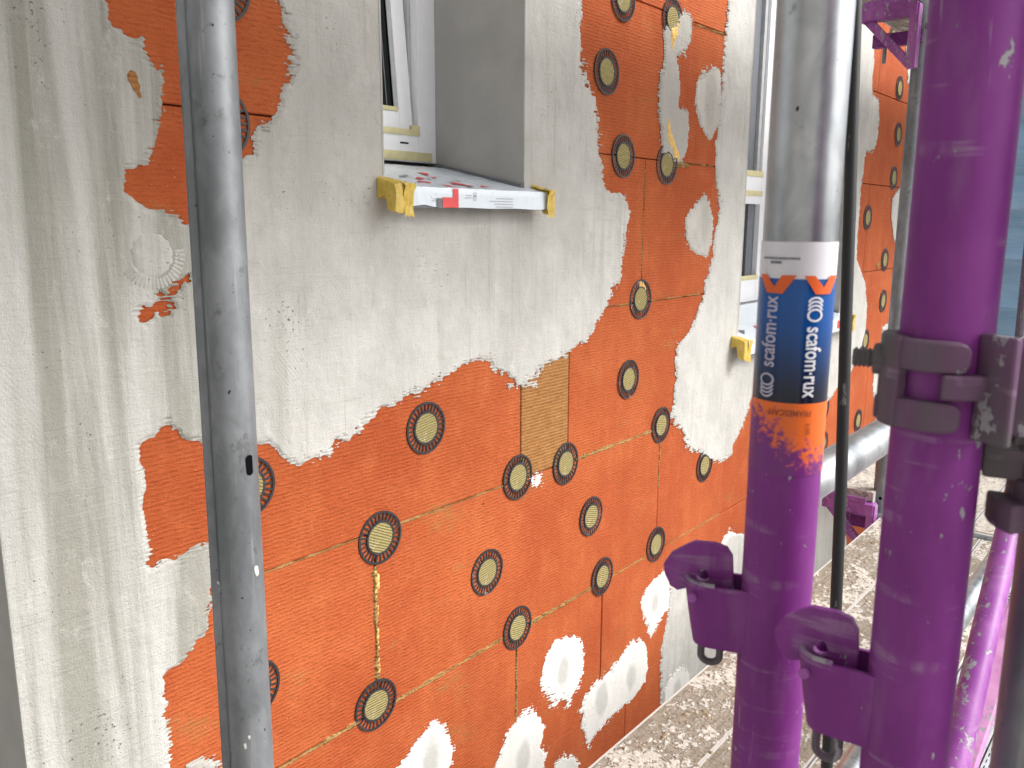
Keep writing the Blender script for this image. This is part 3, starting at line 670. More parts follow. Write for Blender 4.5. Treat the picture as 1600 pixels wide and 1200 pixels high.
# washers: black spoked ring with a wool plug
def washer_meshes():
    N = 28
    mb = MB(); seg = 60
    def annulus(r0, r1, t):
        vs, fs = [], []
        for k in range(seg):
            a = 2 * PI * k / seg; c_, s_ = math.cos(a), math.sin(a)
            vs += [(r0 * c_, 0.0, r0 * s_), (r0 * c_, -t, r0 * s_), (r1 * c_, -t, r1 * s_), (r1 * c_, 0.0, r1 * s_)]
        for k in range(seg):
            b, n = 4 * k, 4 * ((k + 1) % seg)
            for q in range(3): fs.append((b + q, b + q + 1, n + q + 1, n + q))
        mb.add(vs, fs)
    annulus(0.0518, 0.0565, 0.0020); annulus(0.0320, 0.0362, 0.0026)
    for k in range(N):
        a = 2 * PI * (k + 0.5) / N; c_, s_ = math.cos(a), math.sin(a); w = 0.0018
        vs = []
        for rr in (0.0360, 0.0520):
            for sd, t in ((-w, 0.0), (-w, 0.0012), (w, 0.0012), (w, 0.0)):
                vs.append((rr * c_ - sd * s_, -t, rr * s_ + sd * c_))
        mb.add(vs, [(0, 1, 5, 4), (1, 2, 6, 5), (2, 3, 7, 6)])
    ring = mb.mesh("washer_ring", M_WASH)
    mb = MB(); n = 40; vs = []
    for (rr, t) in ((0.0328, 0.0), (0.0325, 0.0008), (0.0316, 0.0014)):
        for k in range(n):
            j = 1 + 0.012 * math.sin(k * 2.3) + 0.008 * math.sin(k * 5.1)
            vs.append((rr * j * math.cos(2 * PI * k / n), -t, rr * j * math.sin(2 * PI * k / n)))
    fs = [(i * n + k, i * n + (k + 1) % n, (i + 1) * n + (k + 1) % n, (i + 1) * n + k) for i in range(2) for k in range(n)]
    fs.append(tuple(2 * n + k for k in range(n)))
    mb.add(vs, fs)
    return ring, mb.mesh("wool_plug", M_PLUG)
RING, PLUG = washer_meshes()
for (wx, wz) in WASHERS:
    o = linkmesh("washer_plate", RING, facade, (wx, -0.0013 - random.random() * .0006, wz), (random.uniform(-0.022, 0.022), random.uniform(0, 2 * PI), random.uniform(-0.022, 0.022)))
    linkmesh("wool_plug", PLUG, o, (0, -0.0006, 0), (0, -o.rotation_euler.y + random.uniform(-0.5, 0.5), 0))
# one washer skimmed over with render, only its lower spokes reading through
mb = MB(); n = 48
vs, fs = [], []
for (rr, t) in ((0.033, 0.0), (0.031, 0.0008), (0.024, 0.0012)):
    for k in range(n):
        j = 1 + 0.03 * math.sin(k * 1.7) + 0.02 * math.sin(k * 4.1)
        vs.append((rr * j * math.cos(2 * PI * k / n), -t, rr * j * math.sin(2 * PI * k / n)))
for i in range(2):
    for k in range(n): fs.append((i * n + k, i * n + (k + 1) % n, (i + 1) * n + (k + 1) % n, (i + 1) * n + k))
fs.append(tuple(2 * n + k for k in range(n)))
mb.add(vs, fs)
for k in range(20):
    a = -2.6 + 2.7 * k / 19; c_, s_ = math.cos(a), math.sin(a); w = 0.0026
    vs = [(rr * c_ - sd * s_, -t, rr * s_ + sd * c_) for rr in (0.037, 0.053) for sd, t in ((-w, 0), (-w * .6, 0.0008), (w * .6, 0.0008), (w, 0))]
    mb.add(vs, [(0, 1, 5, 4), (1, 2, 6, 5), (2, 3, 7, 6), (0, 3, 2, 1), (4, 5, 6, 7)])
o = mb.build("plastered_washer", M_RENDER, facade, True, (BURIED[0], -0.0046, BURIED[1]))
tag(o, "washer skimmed over with grey render")
# torn hole in the render showing brown wool
def blob_poly(cx, cz, rx, rz, n, seed, jit=0.25):
    rg = random.Random(seed); return [(cx + rx * (1 + rg.uniform(-jit, jit)) * math.cos(2 * PI * k / n), cz + rz * (1 + rg.uniform(-jit, jit)) * math.sin(2 * PI * k / n)) for k in range(n)]

# tan fibre filling along the joints, and yellow foam
def strip(name, p0, p1, w, mat, seed, proud=0.0016, cover=1.0, step=0.004):
    rg = random.Random(seed); (xa, za), (xb, zb) = p0, p1
    L = math.hypot(xb - xa, zb - za); n = max(3, int(L / step)); dx, dz = (xb - xa) / L, (zb - za) / L
    mb = MB(); prev = None; wv = 0.5; on = True
    for i in range(n + 1):
        wv += rg.uniform(-0.28, 0.28); wv = min(max(wv, 0.12 if cover < 0.95 else 0.3), 1.0)
        
        x, z = xa + dx * L * i / n, za + dz * L * i / n
        a, b = w * wv * rg.uniform(0.3, 0.7), w * wv * rg.uniform(0.3, 0.7)
        t = proud * rg.uniform(0.3, 1.6) + 0.0006
        cur = [(x - dz * a, 0.0014, z + dx * a), (x - dz * a * .5, -t, z + dx * a * .5), (x + dz * b * .5, -t * rg.uniform(.5, 1.2), z - dx * b * .5), (x + dz * b, 0.0014, z - dx * b)]
        if prev and on:
            mb.add(prev + cur, [(0, 1, 5, 4), (1, 2, 6, 5), (2, 3, 7, 6)])
        prev = cur
    if mb.v: return mb.build(name, mat, facade)
strip("joint_fibre", (0.79, 0.432), (1.06, 0.432), 0.006, M_TAN, 1, 0.0010, 0.8)
strip("joint_fibre", (1.15, 0.432), (1.50, 0.432), 0.008, M_TAN, 2, 0.0016, 0.9)
strip("joint_fibre", (1.80, 0.432), (2.21, 0.434), 0.015, M_TAN, 3)
strip("joint_fibre", (0.80, 0.030), (1.03, 0.032), 0.015, M_TAN, 4)
strip("joint_fibre", (1.13, 0.032), (1.50, 0.034), 0.014, M_TAN, 5)
strip("joint_fibre", (1.61, 0.032), (1.89, 0.032), 0.017, M_TAN, 6, 0.0025)
strip("joint_fibre", (2.00, 0.032), (2.20, 0.033), 0.010, M_TAN, 7)
strip("joint_fibre", (2.31, 0.033), (2.70, 0.033), 0.007, M_TAN, 8, 0.001, 0.8)
strip("joint_fibre", (1.554, -0.02), (1.554, -0.30), 0.013, M_TAN, 9, 0.002)
strip("joint_fibre", (2.254, 0.39), (2.254, 0.24), 0.009, M_TAN, 10, 0.0016, 0.8)
strip("joint_fibre", (1.86, 0.832), (2.06, 0.832), 0.008, M_TAN, 11, 0.0012, 0.8)
strip("joint_fibre", (2.16, 0.832), (2.47, 0.834), 0.009, M_TAN, 12, 0.0016, 0.85)
strip("joint_fibre", (2.110, 1.22), (2.112, 0.90), 0.007, M_TAN, 13, 0.001, 0.7)
strip("joint_fibre", (2.27, 1.232), (2.52, 1.232), 0.014, M_TAN, 14, 0.002, 0.8)
strip("joint_fibre", (2.34, 1.625), (2.56, 1.628), 0.010, M_TAN, 15, 0.002, 0.7)
strip("joint_fibre", (2.26, 1.222), (2.36, 1.228), 0.042, M_TAN, 16, 0.003)
strip("joint_fibre", (1.089, 0.36), (1.088, 0.10), 0.016, M_TAN, 17, 0.0022)
def foam(name, pts, r, seed):
    rg = random.Random(seed); mb = MB()
    for (x, z, s_) in pts:
        bm = bmesh.new(); bmesh.ops.create_icosphere(bm, subdivisions=2, radius=1.0)
        ph = [rg.uniform(0, 6) for _ in range(3)]
        for v in bm.verts:
            j = 1 + 0.22 * math.sin(3 * v.co.x + ph[0]) * math.cos(4 * v.co.z + ph[1]) + rg.uniform(-.08, .08)
            v.co = Vector((v.co.x * r * s_ * j, v.co.y * r * 0.5 * s_ * j, v.co.z * r * s_ * 1.7 * j))
        bm.verts.index_update()
        mb.add([(v.co.x + x, v.co.y - 0.001, v.co.z + z) for v in bm.verts], [[v.index for v in f.verts] for f in bm.faces]); bm.free()
    return mb.build(name, M_FOAM, facade, True)
rg = random.Random(3)
foam("foam_bead", [(1.0905 + rg.uniform(-.0015, .0015), 0.345 - 0.013 * i, rg.uniform(.55, 1.0)) for i in range(18) if i not in (5, 9)] + [(1.093, 0.33, 1.7), (1.094, 0.315, 1.4)], 0.0042, 5)
foam("foam_bead", [(2.226, 1.345, 1.0), (2.228, 1.33, 1.4), (2.232, 1.312, 1.5), (2.238, 1.297, 1.7), (2.250, 1.287, 1.6), (2.262, 1.278, 1.5), (2.268, 1.262, 1.8), (2.282, 1.256, 1.4), (2.292, 1.247, 1.2)], 0.0080, 6)
foam("foam_bead", [(2.232, 1.575, 1.7), (2.245, 1.580, 1.5), (2.255, 1.59, 1.2), (2.262, 1.605, 1.0), (2.230, 1.560, 1.4), (2.231, 1.545, 1.0), (2.230, 1.535, .7)], 0.0085, 7)
foam("foam_bead", [(2.105, 0.884, 1.2), (2.118, 0.880, 1.0), (2.128, 0.87, 1.1), (2.133, 0.857, 1.0), (2.136, 0.84, .8)], 0.0062, 8)
# wool flake torn free in the left render and a brown smear on the far strip
mb = MB(); P = [(-.006, .026), (.004, .024), (.009, .014), (.008, .006), (.013, -.002), (.010, -.012), (.015, -.024), (.009, -.027), (.003, -.016), (-.003, -.012), (-.006, -.003), (-.012, .006), (-.013, .017)]
mb.prism(P, lambda a, b, t: (a * .72, -t, b * .72), 0.002, 0.0054)
mb.build("torn_spot", M_BROWN, facade, False, (0.651, 0, 1.255))
strip("joint_fibre", (4.30, 0.845), (4.42, 0.90), 0.035, M_TAN, 20, 0.0014)

# ---- reveals, windows and sills
def reveal(win, name):
    x0, x1, z0, z1 = win; mb = MB()
    yf = -0.0046
    mb.add([(x1 - .0004, yf, z0 - .05), (x1 - .0004, RD + .03, z0 - .05), (x1 - .0004, RD + .03, z1), (x1 - .0004, yf, z1)], [(0, 1, 2, 3)])
    mb.add([(x0 + .0004, yf, z0 - .05), (x0 + .0004, RD + .03, z0 - .05), (x0 + .0004, RD + .03, z1), (x0 + .0004, yf, z1)], [(3, 2, 1, 0)])
    mb.add([(x0, yf, z1 - .0004), (x1, yf, z1 - .0004), (x1, RD + .03, z1 - .0004), (x0, RD + .03, z1 - .0004)], [(0, 1, 2, 3)])
    return mb.build(name, M_REVEAL, facade)
reveal(WIN1, "window_reveal"); reveal(WIN2, "window_reveal")
# reveal of the door opening at the near end of the wall
MB().add([(X0 - .0002, -0.0046, ZB + .5), (X0 - .0002, 0.32, ZB + .5), (X0 - .0002, 0.32, ZT), (X0 - .0002, -0.0046, ZT)], [(3, 2, 1, 0)]).build("door_reveal", M_REVEAL, facade)
MB().box(X0 - 1.1, X0 + 0.02, 0.30, 0.34, ZB + .5, ZT).build("door_leaf", M_PVC_G, facade)
for cx in (X0, WIN1[0], WIN1[1], WIN2[0], WIN2[1]):    # corner beads
    z0 = {X0: -1.5, WIN1[0]: WIN1[2] + .02, WIN1[1]: WIN1[2] + .02}.get(cx, WIN2[2] + .02)
    MB().box(cx - .0022, cx + .0022, -0.0056, -0.0015, z0, 2.6, 0.0008).build("corner_bead", M_RENDER, facade)

# window 1: frame, tilted sash
win = empty("window", (1.35, RD, 1.21), 0, facade)
W0 = Vector((1.35, RD, 1.21))
def wbox(name, mat, x0, x1, y0, y1, z0, z1, ch=0.0015, parent=win, off=W0):
    return MB().box(x0 - off.x, x1 - off.x, y0 - off.y, y1 - off.y, z0 - off.z, z1 - off.z, ch).build(name, mat, parent, True)
wbox("frame", M_PVC, 1.508, 1.569, RD, RD + .07, 1.20, 2.6)
wbox("frame", M_PVC, 1.13, 1.194, RD, RD + .07, 1.20, 2.6)
wbox("frame", M_PVC, 1.194, 1.508, RD + .0005, RD + .07, 1.20, 1.268)
wbox("frame_rebate", M_PVC_G, 1.499, 1.508, RD + .022, RD + .07, 1.268, 2.6)
wbox("drain_slot", M_DARK, 1.447, 1.474, RD - .0008, RD + .003, 1.2415, 1.2455, 0.0006)
wbox("masking_tape", M_TAPE_PALE, 1.19, 1.512, RD - .0016, RD + .0004, 1.262, 1.276, 0.0004)
wbox("masking_tape", M_TAPE_PALE, 1.485, 1.512, RD - .0022, RD + .03, 1.268, 1.286, 0.0008)
wbox("masking_tape", M_TAPE_PALE, 1.16, 1.552, RD - .0030, RD - .0006, 1.203, 1.224, 0.0006)
sash = empty("sash", (0, 0.008, 0.066), 0, win); sash.rotation_euler.x = -rad(5.0)
SO = Vector((1.35, RD + .008, 1.276))
for nm, mt, a in (("sash_stile", M_PVC, (1.456, 1.497, RD + .008, RD + .068, 1.276, 2.56)), ("sash_stile", M_PVC, (1.20, 1.255, RD + .008, RD + .068, 1.276, 2.56)),
                  ("sash_rail", M_PVC, (1.255, 1.456, RD + .0085, RD + .068, 1.276, 1.322)), ("glazing_bead", M_PVC_G, (1.445, 1.456, RD + .012, RD + .06, 1.322, 2.56)),
                  ("glazing_gasket", M_DARK, (1.442, 1.445, RD + .013, RD + .06, 1.322, 2.56)), ("glazing_gasket", M_GREYINK, (1.424, 1.427, RD + .0152, RD + .06, 1.322, 2.56)),
                  ("window_pane", M_GLASS, (1.255, 1.443, RD + .016, RD + .05, 1.316, 2.56)), ("masking_tape", M_TAPE_PALE, (1.255, 1.452, RD + .006, RD + .016, 1.3165, 1.3265))):
    wbox(nm, mt, *a, ch=0.0012, parent=sash, off=SO)
# window 2: fixed lights with a transom
win = empty("window", (3.28, RD, 0.74), 0, facade); W2o = Vector((3.28, RD, 0.74))
for nm, mt, a in (("frame", M_PVC, (3.545, 3.80, RD, RD + .07, 0.72, 2.6)), ("frame", M_PVC, (2.76, 2.83, RD, RD + .07, 0.72, 2.6)), ("frame", M_PVC, (2.83, 3.545, RD + .0006, RD + .07, 0.72, 0.825)),
                  ("transom", M_PVC, (2.83, 3.545, RD + .0004, RD + .07, 1.135, 1.262)), ("masking_tape", M_TAPE_PALE, (2.80, 3.56, RD - .002, RD + .001, 1.248, 1.272)),
                  ("masking_tape", M_TAPE_PALE, (2.80, 3.56, RD - .002, RD + .001, 1.168, 1.190)), ("masking_tape", M_TAPE_PALE, (2.80, 3.56, RD - .002, RD + .001, 0.815, 0.835)),
                  ("glazing_bead", M_PVC_G, (3.515, 3.545, RD + .012, RD + .06, 1.262, 2.6)), ("glazing_bead", M_GREYINK, (3.455, 3.515, RD + .026, RD + .06, 1.262, 2.6)),
                  ("glazing_bead", M_GREYINK, (3.475, 3.545, RD + .022, RD + .06, 0.825, 1.135)),
                  ("window_pane", M_GLASS2, (2.83, 3.515, RD + .034, RD + .05, 0.825, 1.135)), ("window_pane", M_GLASS2, (2.83, 3.515, RD + .034, RD + .05, 1.262, 2.6))):
    wbox(nm, mt, *a, parent=win, off=W2o)
# dark rooms behind the glass
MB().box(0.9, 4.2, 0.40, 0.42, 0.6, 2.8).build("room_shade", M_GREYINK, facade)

def sill(x0, x1, zf, slope, lip, name, prints):
    """sloping metal sill under protective film, taped ends"""
    so = empty(name, (x0, 0, zf), 0, facade)
    rg = np.random.default_rng(int(x0 * 100))
    yf = -0.052
    zt = lambda y: slope * (y - yf)
    mb = MB()      # metal body
    mb.prism([(yf, 0.0), (RD, zt(RD)), (RD, zt(RD) - .004), (yf + .003, -.004), (yf + .003, -lip), (yf, -lip)], lambda a, b, t: (t, a + .0012, b - .0012), 0.0, x1 - x0)
    body = mb.build("sill_body", M_GREYINK, so)
    nx = 70; prof = [(RD - .03 - (RD - .03 - yf) * k / 22, None) for k in range(23)]
    pts = [(y, zt(y)) for y, _ in prof] + [(yf - .0008, -lip * k / 6) for k in range(1, 7)]
    vs = []; ph = rg.random(8) * 6
    for j, (y, z) in enumerate(pts):
        for i in range(nx + 1):
            x = (x1 - x0) * i / nx
            wv = 0.0007 * (math.sin(46 * x + ph[0] + 30 * y) + math.sin(101 * x - 55 * y + ph[1]) * .7 + math.sin(230 * x + 20 * y + ph[2]) * .5)
            if x < 0.075: wv += 0.0028 * (1 - x / 0.075) * math.sin(150 * x + 60 * z + ph[3])
            dy = -abs(wv) - .0006 if j > 22 else 0.0
            ext = 0.0
            if j == len(pts) - 1:
                ext = 0.0006 * math.sin(40 * x + 1) + (0.005 * max(0, 1 - abs(x - 0.055) / 0.04))
            vs.append((x, y + dy, z + (abs(wv) + .0005 if j <= 22 else 0.0) + ext))
    fs = [(j * (nx + 1) + i, j * (nx + 1) + i + 1, (j + 1) * (nx + 1) + i + 1, (j + 1) * (nx + 1) + i) for j in range(len(pts) - 1) for i in range(nx)]
    MB().add(vs, fs).build("protective_film", M_FILM, so, True)
    # print: front(x, z) and top(x, y) quads 
    for (mt, where, quads) in prints:
        mb = MB()
        for P in quads:
            if where == 'front': mb.add([(a, yf - .0040, -b) for a, b in P], [tuple(range(len(P)))])
            else: mb.add([(a, b, zt(b) + .0030) for a, b in P], [tuple(range(len(P)))])
        tag(mb.build("film_print", mt, so), None, kind="stuff")
    # taped ends
    for end in (0, 1):
        xa, xb = ((-0.024, 0.004) if end == 0 else (x1 - x0 - 0.004, x1 - x0 + 0.016))
        prof = [(-0.004, zt(0) + .008), (-.025, zt(-.025) + .009), (yf - .006, .004), (yf - .009, -.01), (yf - .0085, -lip - .012), (yf + .014, -lip - .010), (yf + .020, -lip + .012), (yf + .024, -.016), (-0.004, -.022)]
        mb = MB()
        nn = 5; n = len(prof); vs = []; r2 = random.Random(end + int(x0 * 10))
        for k in range(nn + 1):
            t = k / nn; x = xa + (xb - xa) * t
            shrink = 0.90 if k in (0, nn) else 1.0
            cy, cz = yf / 2, -.012
            for (a, b) in prof:
                vs.append((x + r2.uniform(-.001, .001), cy + (a - cy) * shrink + r2.uniform(-.0012, .0012) * (a < -.01), cz + (b - cz) * shrink + r2.uniform(-.0012, .0012)))
        fs = [(k * n + i, k * n + (i + 1) % n, (k + 1) * n + (i + 1) % n, (k + 1) * n + i) for k in range(nn) for i in range(n)]
        fs += [tuple(range(n)), tuple(range((nn + 1) * n - 1, nn * n - 1, -1))]
        mb.add(vs, fs)
        # loose hanging tail and flap over the film
        tx0, tx1 = ((-0.008, 0.020) if end == 0 else (x1 - x0 - .016, x1 - x0 + .008))
        tail = 0.024 if end == 0 else 0.024
        vs = []; m_ = 7; q_ = 9
        for j in range(q_ + 1):
            for i in range(m_ + 1):
                x = tx0 + (tx1 - tx0) * i / m_ * (1 - .12 * j / q_) + 0.0012 * math.sin(j * 1.7 + end)
                z = 0.006 - (lip + tail + 0.003 * math.sin(i * 2.1)) * j / q_
                vs.append((x, yf - .0105 - .0018 * math.sin(i * 1.9 + j * .8 + end) - (.003 if j < 2 else 0), z))
        mb.add(vs, [(j * (m_ + 1) + i, j * (m_ + 1) + i + 1, (j + 1) * (m_ + 1) + i + 1, (j + 1) * (m_ + 1) + i) for j in range(q_) for i in range(m_)])
        vs = []
        for j in range(6):
            y = yf - .012 + .050 * j / 5
            for i in range(m_ + 1):
                wdt = 1 - .3 * j / 5 * abs(math.sin(i * 1.3))
                vs.append((tx0 + (tx1 - tx0) * i / m_ * wdt, y, zt(y) + .0065 + .0016 * math.sin(i * 1.7 + j * 2.0)))
        mb.add(vs, [(j * (m_ + 1) + i, j * (m_ + 1) + i + 1, (j + 1) * (m_ + 1) + i + 1, (j + 1) * (m_ + 1) + i) for j in range(5) for i in range(m_)])
        mb.build("yellow_tape", M_TAPE, so, True)
    # shadow gap seal along the far reveal
    MB().obox((x1 - x0 - .034, 0.0, zt(0) + .0025), (x1 - x0 - .034, RD - .002, zt(RD) + .0025), .008, .010).build("sill_gasket", M_GREYINK, so)
    return so
Rq = lambda a, b, c_, d: [(a, c_), (b, c_), (b, d), (a, d)]
rg = random.Random(2)
def lines(x0, x1, z0, nl, dz, right=True):
    q = []
    for k in range(nl):
        a = x0 + (rg.uniform(0, .3) * (x1 - x0) if right else 0); x = a
        while x < x1:
            w = rg.uniform(.0012, .0034); q.append(Rq(x, min(x + w, x1), z0 + dz * k, z0 + dz * k + .0011)); x += w + .0007
    return q
front_red = [Rq(.104, .150, .018, .038), Rq(.134, .150, .0005, .018)]
front_txt = lines(.245, .325, .0165, 4, .0058) + lines(.168, .190, .012, 2, .005) + lines(.072, .086, .021, 2, .004)
def ring_quads(cx, cz, w, h, t): return [Rq(cx - w, cx + w, cz - h, cz - h + t), Rq(cx - w, cx + w, cz + h - t, cz + h), Rq(cx - w, cx - w + t, cz - h, cz + h), Rq(cx + w - t, cx + w, cz - h, cz + h), [(cx - w * .5, cz - h * .4), (cx + w * .5, cz - h * .4), (cx, cz + h * .5)]]
pr1 = [(M_RED, 'front', front_red), (M_GREYINK, 'front', [Rq(.088, .101, .020, .038)] + front_txt + ring_quads(.200, .0145, .0045, .0075, .0008)),
       (M_RED, 'top', [[(.13, -.046), (.150, -.052), (.148, -.030), (.13, -.026)], [(.175, -.02), (.205, .02), (.235, -.03), (.19, -.012)], [(.06, .10), (.10, .12), (.09, .16), (.05, .13)], [(.10, -.02), (.13, 0.0), (.11, .012)], [(.21, .09), (.25, .13), (.22, .14)], [(.13, .03), (.16, .05), (.15, .062), (.125, .044)], [(.02, .05), (.07, .075), (.06, .10), (.015, .08)], [(.08, -.01), (.115, -.002), (.10, .010)], [(.25, -.03), (.29, -.02), (.27, -.008)], [(.19, .05), (.22, .075), (.205, .08)]]),
       (M_GREYINK, 'top', [[(.16, .03), (.175, .05), (.165, .056)], [(.20, -.04), (.225, -.03), (.21, -.022)], [(.12, .06), (.14, .08), (.125, .085)], [(.24, .02), (.255, .04), (.243, .043)], [(.09, .05), (.115, .055), (.1, .066)]])]
s1 = sill(1.140, 1.598, 1.124, 0.21, 0.038, "window_sill", pr1)
tag(s1, "narrow sill in white film with red print and yellow taped ends")
pr2 = [(M_RED, 'front', [Rq(.90, .95, .004, .038), Rq(1.0, 1.045, .002, .05)]), (M_GREYINK, 'front', lines(.3, .5, .01, 4, .007) + lines(.84, .88, .01, 4, .007)),
       (M_RED, 'top', [[(.2, -.02), (.34, .03), (.28, .05)], [(.4, 0), (.55, .05), (.5, .01)], [(.12, .1), (.3, .14), (.2, .16)], [(.6, -.03), (.75, .0), (.65, .02)]]),
       (M_GREYINK, 'top', [[(.1, .0), (.16, .03), (.12, .04)], [(.3, -.03), (.36, -.02), (.32, -.01)], [(.5, .1), (.6, .12), (.52, .13)]])]
s2 = sill(2.735, 3.83, 0.655, 0.21, 0.05, "window_sill", pr2)
tag(s2, "longer film covered sill with yellow tape below the farther window")

# ------------------------------------------------------------------ scaffold
TR = 0.02415
def tube_obj(name, p0, p1, r, mat, parent=None, n=32):
    p0, p1 = Vector(p0), Vector(p1)
    return MB().tube([(0, 0, 0), p1 - p0], r, n).build(name, mat, parent, True, p0)
# left upright with a welded fin and an oblong slot
def upright(x, y, z0, z1, name):
    return empty(name, (x, y, z0))
post = upright(0.497, -0.457, -2.35, 2.6, "scaffold_post")
top = Vector((0.521, -0.424, 1.283)); bot = Vector((0.497, -0.457, 0.425)); dd = (top - bot) / (top.z - bot.z)
at_z = lambda z: bot + dd * (z - bot.z)
P0, P1 = at_z(-2.35), at_z(2.6)
post.location = P0
MB().tube([(0, 0, 0), P1 - P0], TR * 1.02, 40).build("tube", M_GALV_DULL, post, True)
vd = Vector((P0.x, P0.y + 1.26, 0)).normalized(); ri = Vector((vd.y, -vd.x, 0))
off = -ri * 0.0275 + vd * 0.006
MB().obox(off, P1 - P0 + off, 0.020, 0.011, (-ri)).build("welded_fin", M_GALV_DULL, post, True, bevel=0.002)
pz = at_z(0.795); ang = 0.62
cd = (-vd) * math.cos(ang) + ri * math.sin(ang); tn = ri * math.cos(ang) + vd * math.sin(ang)
mb = MB()
def slot_fn(w, hh, rr):
    pts = []
    for k in range(24):
        a = 2 * PI * k / 24; u = w * math.cos(a); v = w * math.sin(a) + (hh if math.sin(a) > 0 else -hh)
        an = u / TR
        pts.append(pz - P0 + (cd * math.cos(an) + tn * math.sin(an)) * rr + Vector((0, 0, v)))
    return pts
mb.add(slot_fn(0.0042, 0.0075, TR * 1.02 + .0008), [tuple(range(24))])
mb.build("slot_hole", M_DARK, post)
tag(post, "grey galvanised scaffold upright with an oblong slot, leftmost, in front of the render", "scaffold post")

# wedge pocket welded to an upright (local: e = out towards the wall, s = towards the walkway start)
def wedge_pocket(parent, base, rot=0.0, loop=0.016):
    """base: point on the upright surface, at the rim height, relative to the parent"""
    bz = base; cr, sr = math.cos(rot), math.sin(rot)
    def L(e, s_, z):
        e = e * 1.07 + TR - .001; z = z * 0.94
        return Vector((-s_ * cr - e * sr, e * cr - s_ * sr, bz + z))
    mb = MB(); nt = 10
    def plan(k, w):
        pts = [(-.006, -w), (0.018 * k, -w)]
        for i in range(1, nt): 
            a = -PI / 2 + PI * i / nt; pts.append((0.024 * k + 0.014 * k * math.cos(a), w * math.sin(a)))
        pts += [(0.018 * k, w), (-.006, w)]; return pts
    th = 0.003; rings = []
    for (z, k, w) in ((0.0, 1.06, 0.0165), (-0.018, 1.0, 0.016), (-0.036, 0.93, 0.0155), (-0.052, 0.86, 0.0145)):
        rings.append(([L(e, s_, z) for e, s_ in plan(k, w)], [L(e, s_, z) for e, s_ in plan(k * 0.90, w - th)]))
    n = len(rings[0][0]); vs = []; fs = []
    for o_, i_ in rings: vs += o_ + i_
    for r_ in range(3):
        a, b = r_ * 2 * n, (r_ + 1) * 2 * n
        for k in range(n - 1):
            fs.append((a + k, a + k + 1, b + k + 1, b + k)); fs.append((a + n + k + 1, a + n + k, b + n + k, b + n + k + 1))
    for k in range(n - 1):
        fs.append((k, n + k, n + k + 1, k + 1)); b = 6 * n; fs.append((b + k, b + k + 1, b + n + k + 1, b + n + k))
    mb.add(vs, fs)
    pk = mb.build("wedge_pocket", M_PURPLE, parent, True)
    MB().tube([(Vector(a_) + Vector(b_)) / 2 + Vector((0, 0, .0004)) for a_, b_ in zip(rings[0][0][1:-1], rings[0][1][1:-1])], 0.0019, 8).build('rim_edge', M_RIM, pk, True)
    out = [(.040, .026), (.034, .030), (.020, .0305), (.012, .028), (.008, .021), (.007, .006), (.008, -.014), (.020, -.016), (.031, -.006), (.039, -.010), (.045, -.0125), (.050, -.009), (.054, .000), (.055, .008), (.050, .018)]
    # resample to 30 and bridge to a keyhole
    pts = []
    for i in range(len(out)):
        a, b = out[i], out[(i + 1) % len(out)]; pts += [a, ((a[0] + b[0]) / 2, (a[1] + b[1]) / 2)]
    c0 = (0.0275, 0.004); hole = []
    for p in pts:
        a = math.atan2(p[1] - c0[1], p[0] - c0[0]); rr = 0.0032 if math.sin(a) > -0.2 else 0.0050
        hole.append((c0[0] + rr * math.cos(a), c0[1] + rr * 1.25 * math.sin(a)))
    N = len(pts); vs = []
    for t in (-.0028, .0028):
        vs += [L(a, t, b) for a, b in pts] + [L(a, t, b) for a, b in hole]
    fs = []
    for k in range(N):
        k2 = (k + 1) % N
        fs += [(k, k2, N + k2, N + k), (2 * N + k2, 2 * N + k, 3 * N + k, 3 * N + k2), (k, 2 * N + k, 2 * N + k2, k2), (N + k2, 3 * N + k2, 3 * N + k, N + k)]
    wd = MB().add(vs, fs).build("wedge_plate", M_PURPLE, pk, False, bevel=0.0008)
    ps = []
    for i in range(13):
        a = -PI * i / 12; ps.append(L(0.020 + 0.0065 * math.cos(a), 0.0, -0.047 - loop + 0.0065 * math.sin(a)))
    ps = [L(0.0265, 0, -0.03)] + ps + [L(0.0135, 0, -0.03)]
    MB().tube(ps, 0.0028, 10).build("wire_loop", M_CLAMP, pk, True)
    MB().tube([L(0.033, .0165, -.010), L(0.033, .0190, -.010)], 0.0034, 12).build("rivet", M_PURPLE_W, pk, True)
    return pk

# centre upright: galvanised spigot tube above, purple tube below, sticker between
CX, CY = 0.570, -1.0425
cen = empty("scaffold_standard", (CX, CY, -2.35))
MB().tube([(0, 0, 0.905 + 2.35), (0, 0, 2.6 + 2.35)], TR, 48).build("galvanised_tube", M_GALV, cen, True)
MB().tube([(0, 0, 0), (0, 0, 0.9062 + 2.35)], TR + .0006, 48).build("painted_tube", M_PURPLE, cen, True)
def shell(z0, z1, r, name, mat, parent):
    n = 64; vs = []
    for z in (z0, z1):
        for k in range(n): vs.append((CX + r * math.cos(2 * PI * k / n), CY + r * math.sin(2 * PI * k / n), z))
    me = MB().add(vs, [(k, (k + 1) % n, n + (k + 1) % n, n + k) for k in range(n)])
    o = me.build(name, mat, None, True); o.parent = parent; o.matrix_parent_inverse = Matrix.Translation(-Vector(parent_world(parent)))
    return o
def parent_world(p):
    v = Vector((0, 0, 0))
    while p is not None: v += p.location; p = p.parent
    return v
stk = shell(0.890, 0.9405, TR + .0009, "orange_sticker_band", M_ORST, cen)
stb = shell(0.9405, 1.0235, TR + .0008, "blue_sticker_band", M_BLUEST, cen)
stw = shell(1.0235, 1.0475, TR + .0007, "white_sticker_band", M_WHITEST, cen)
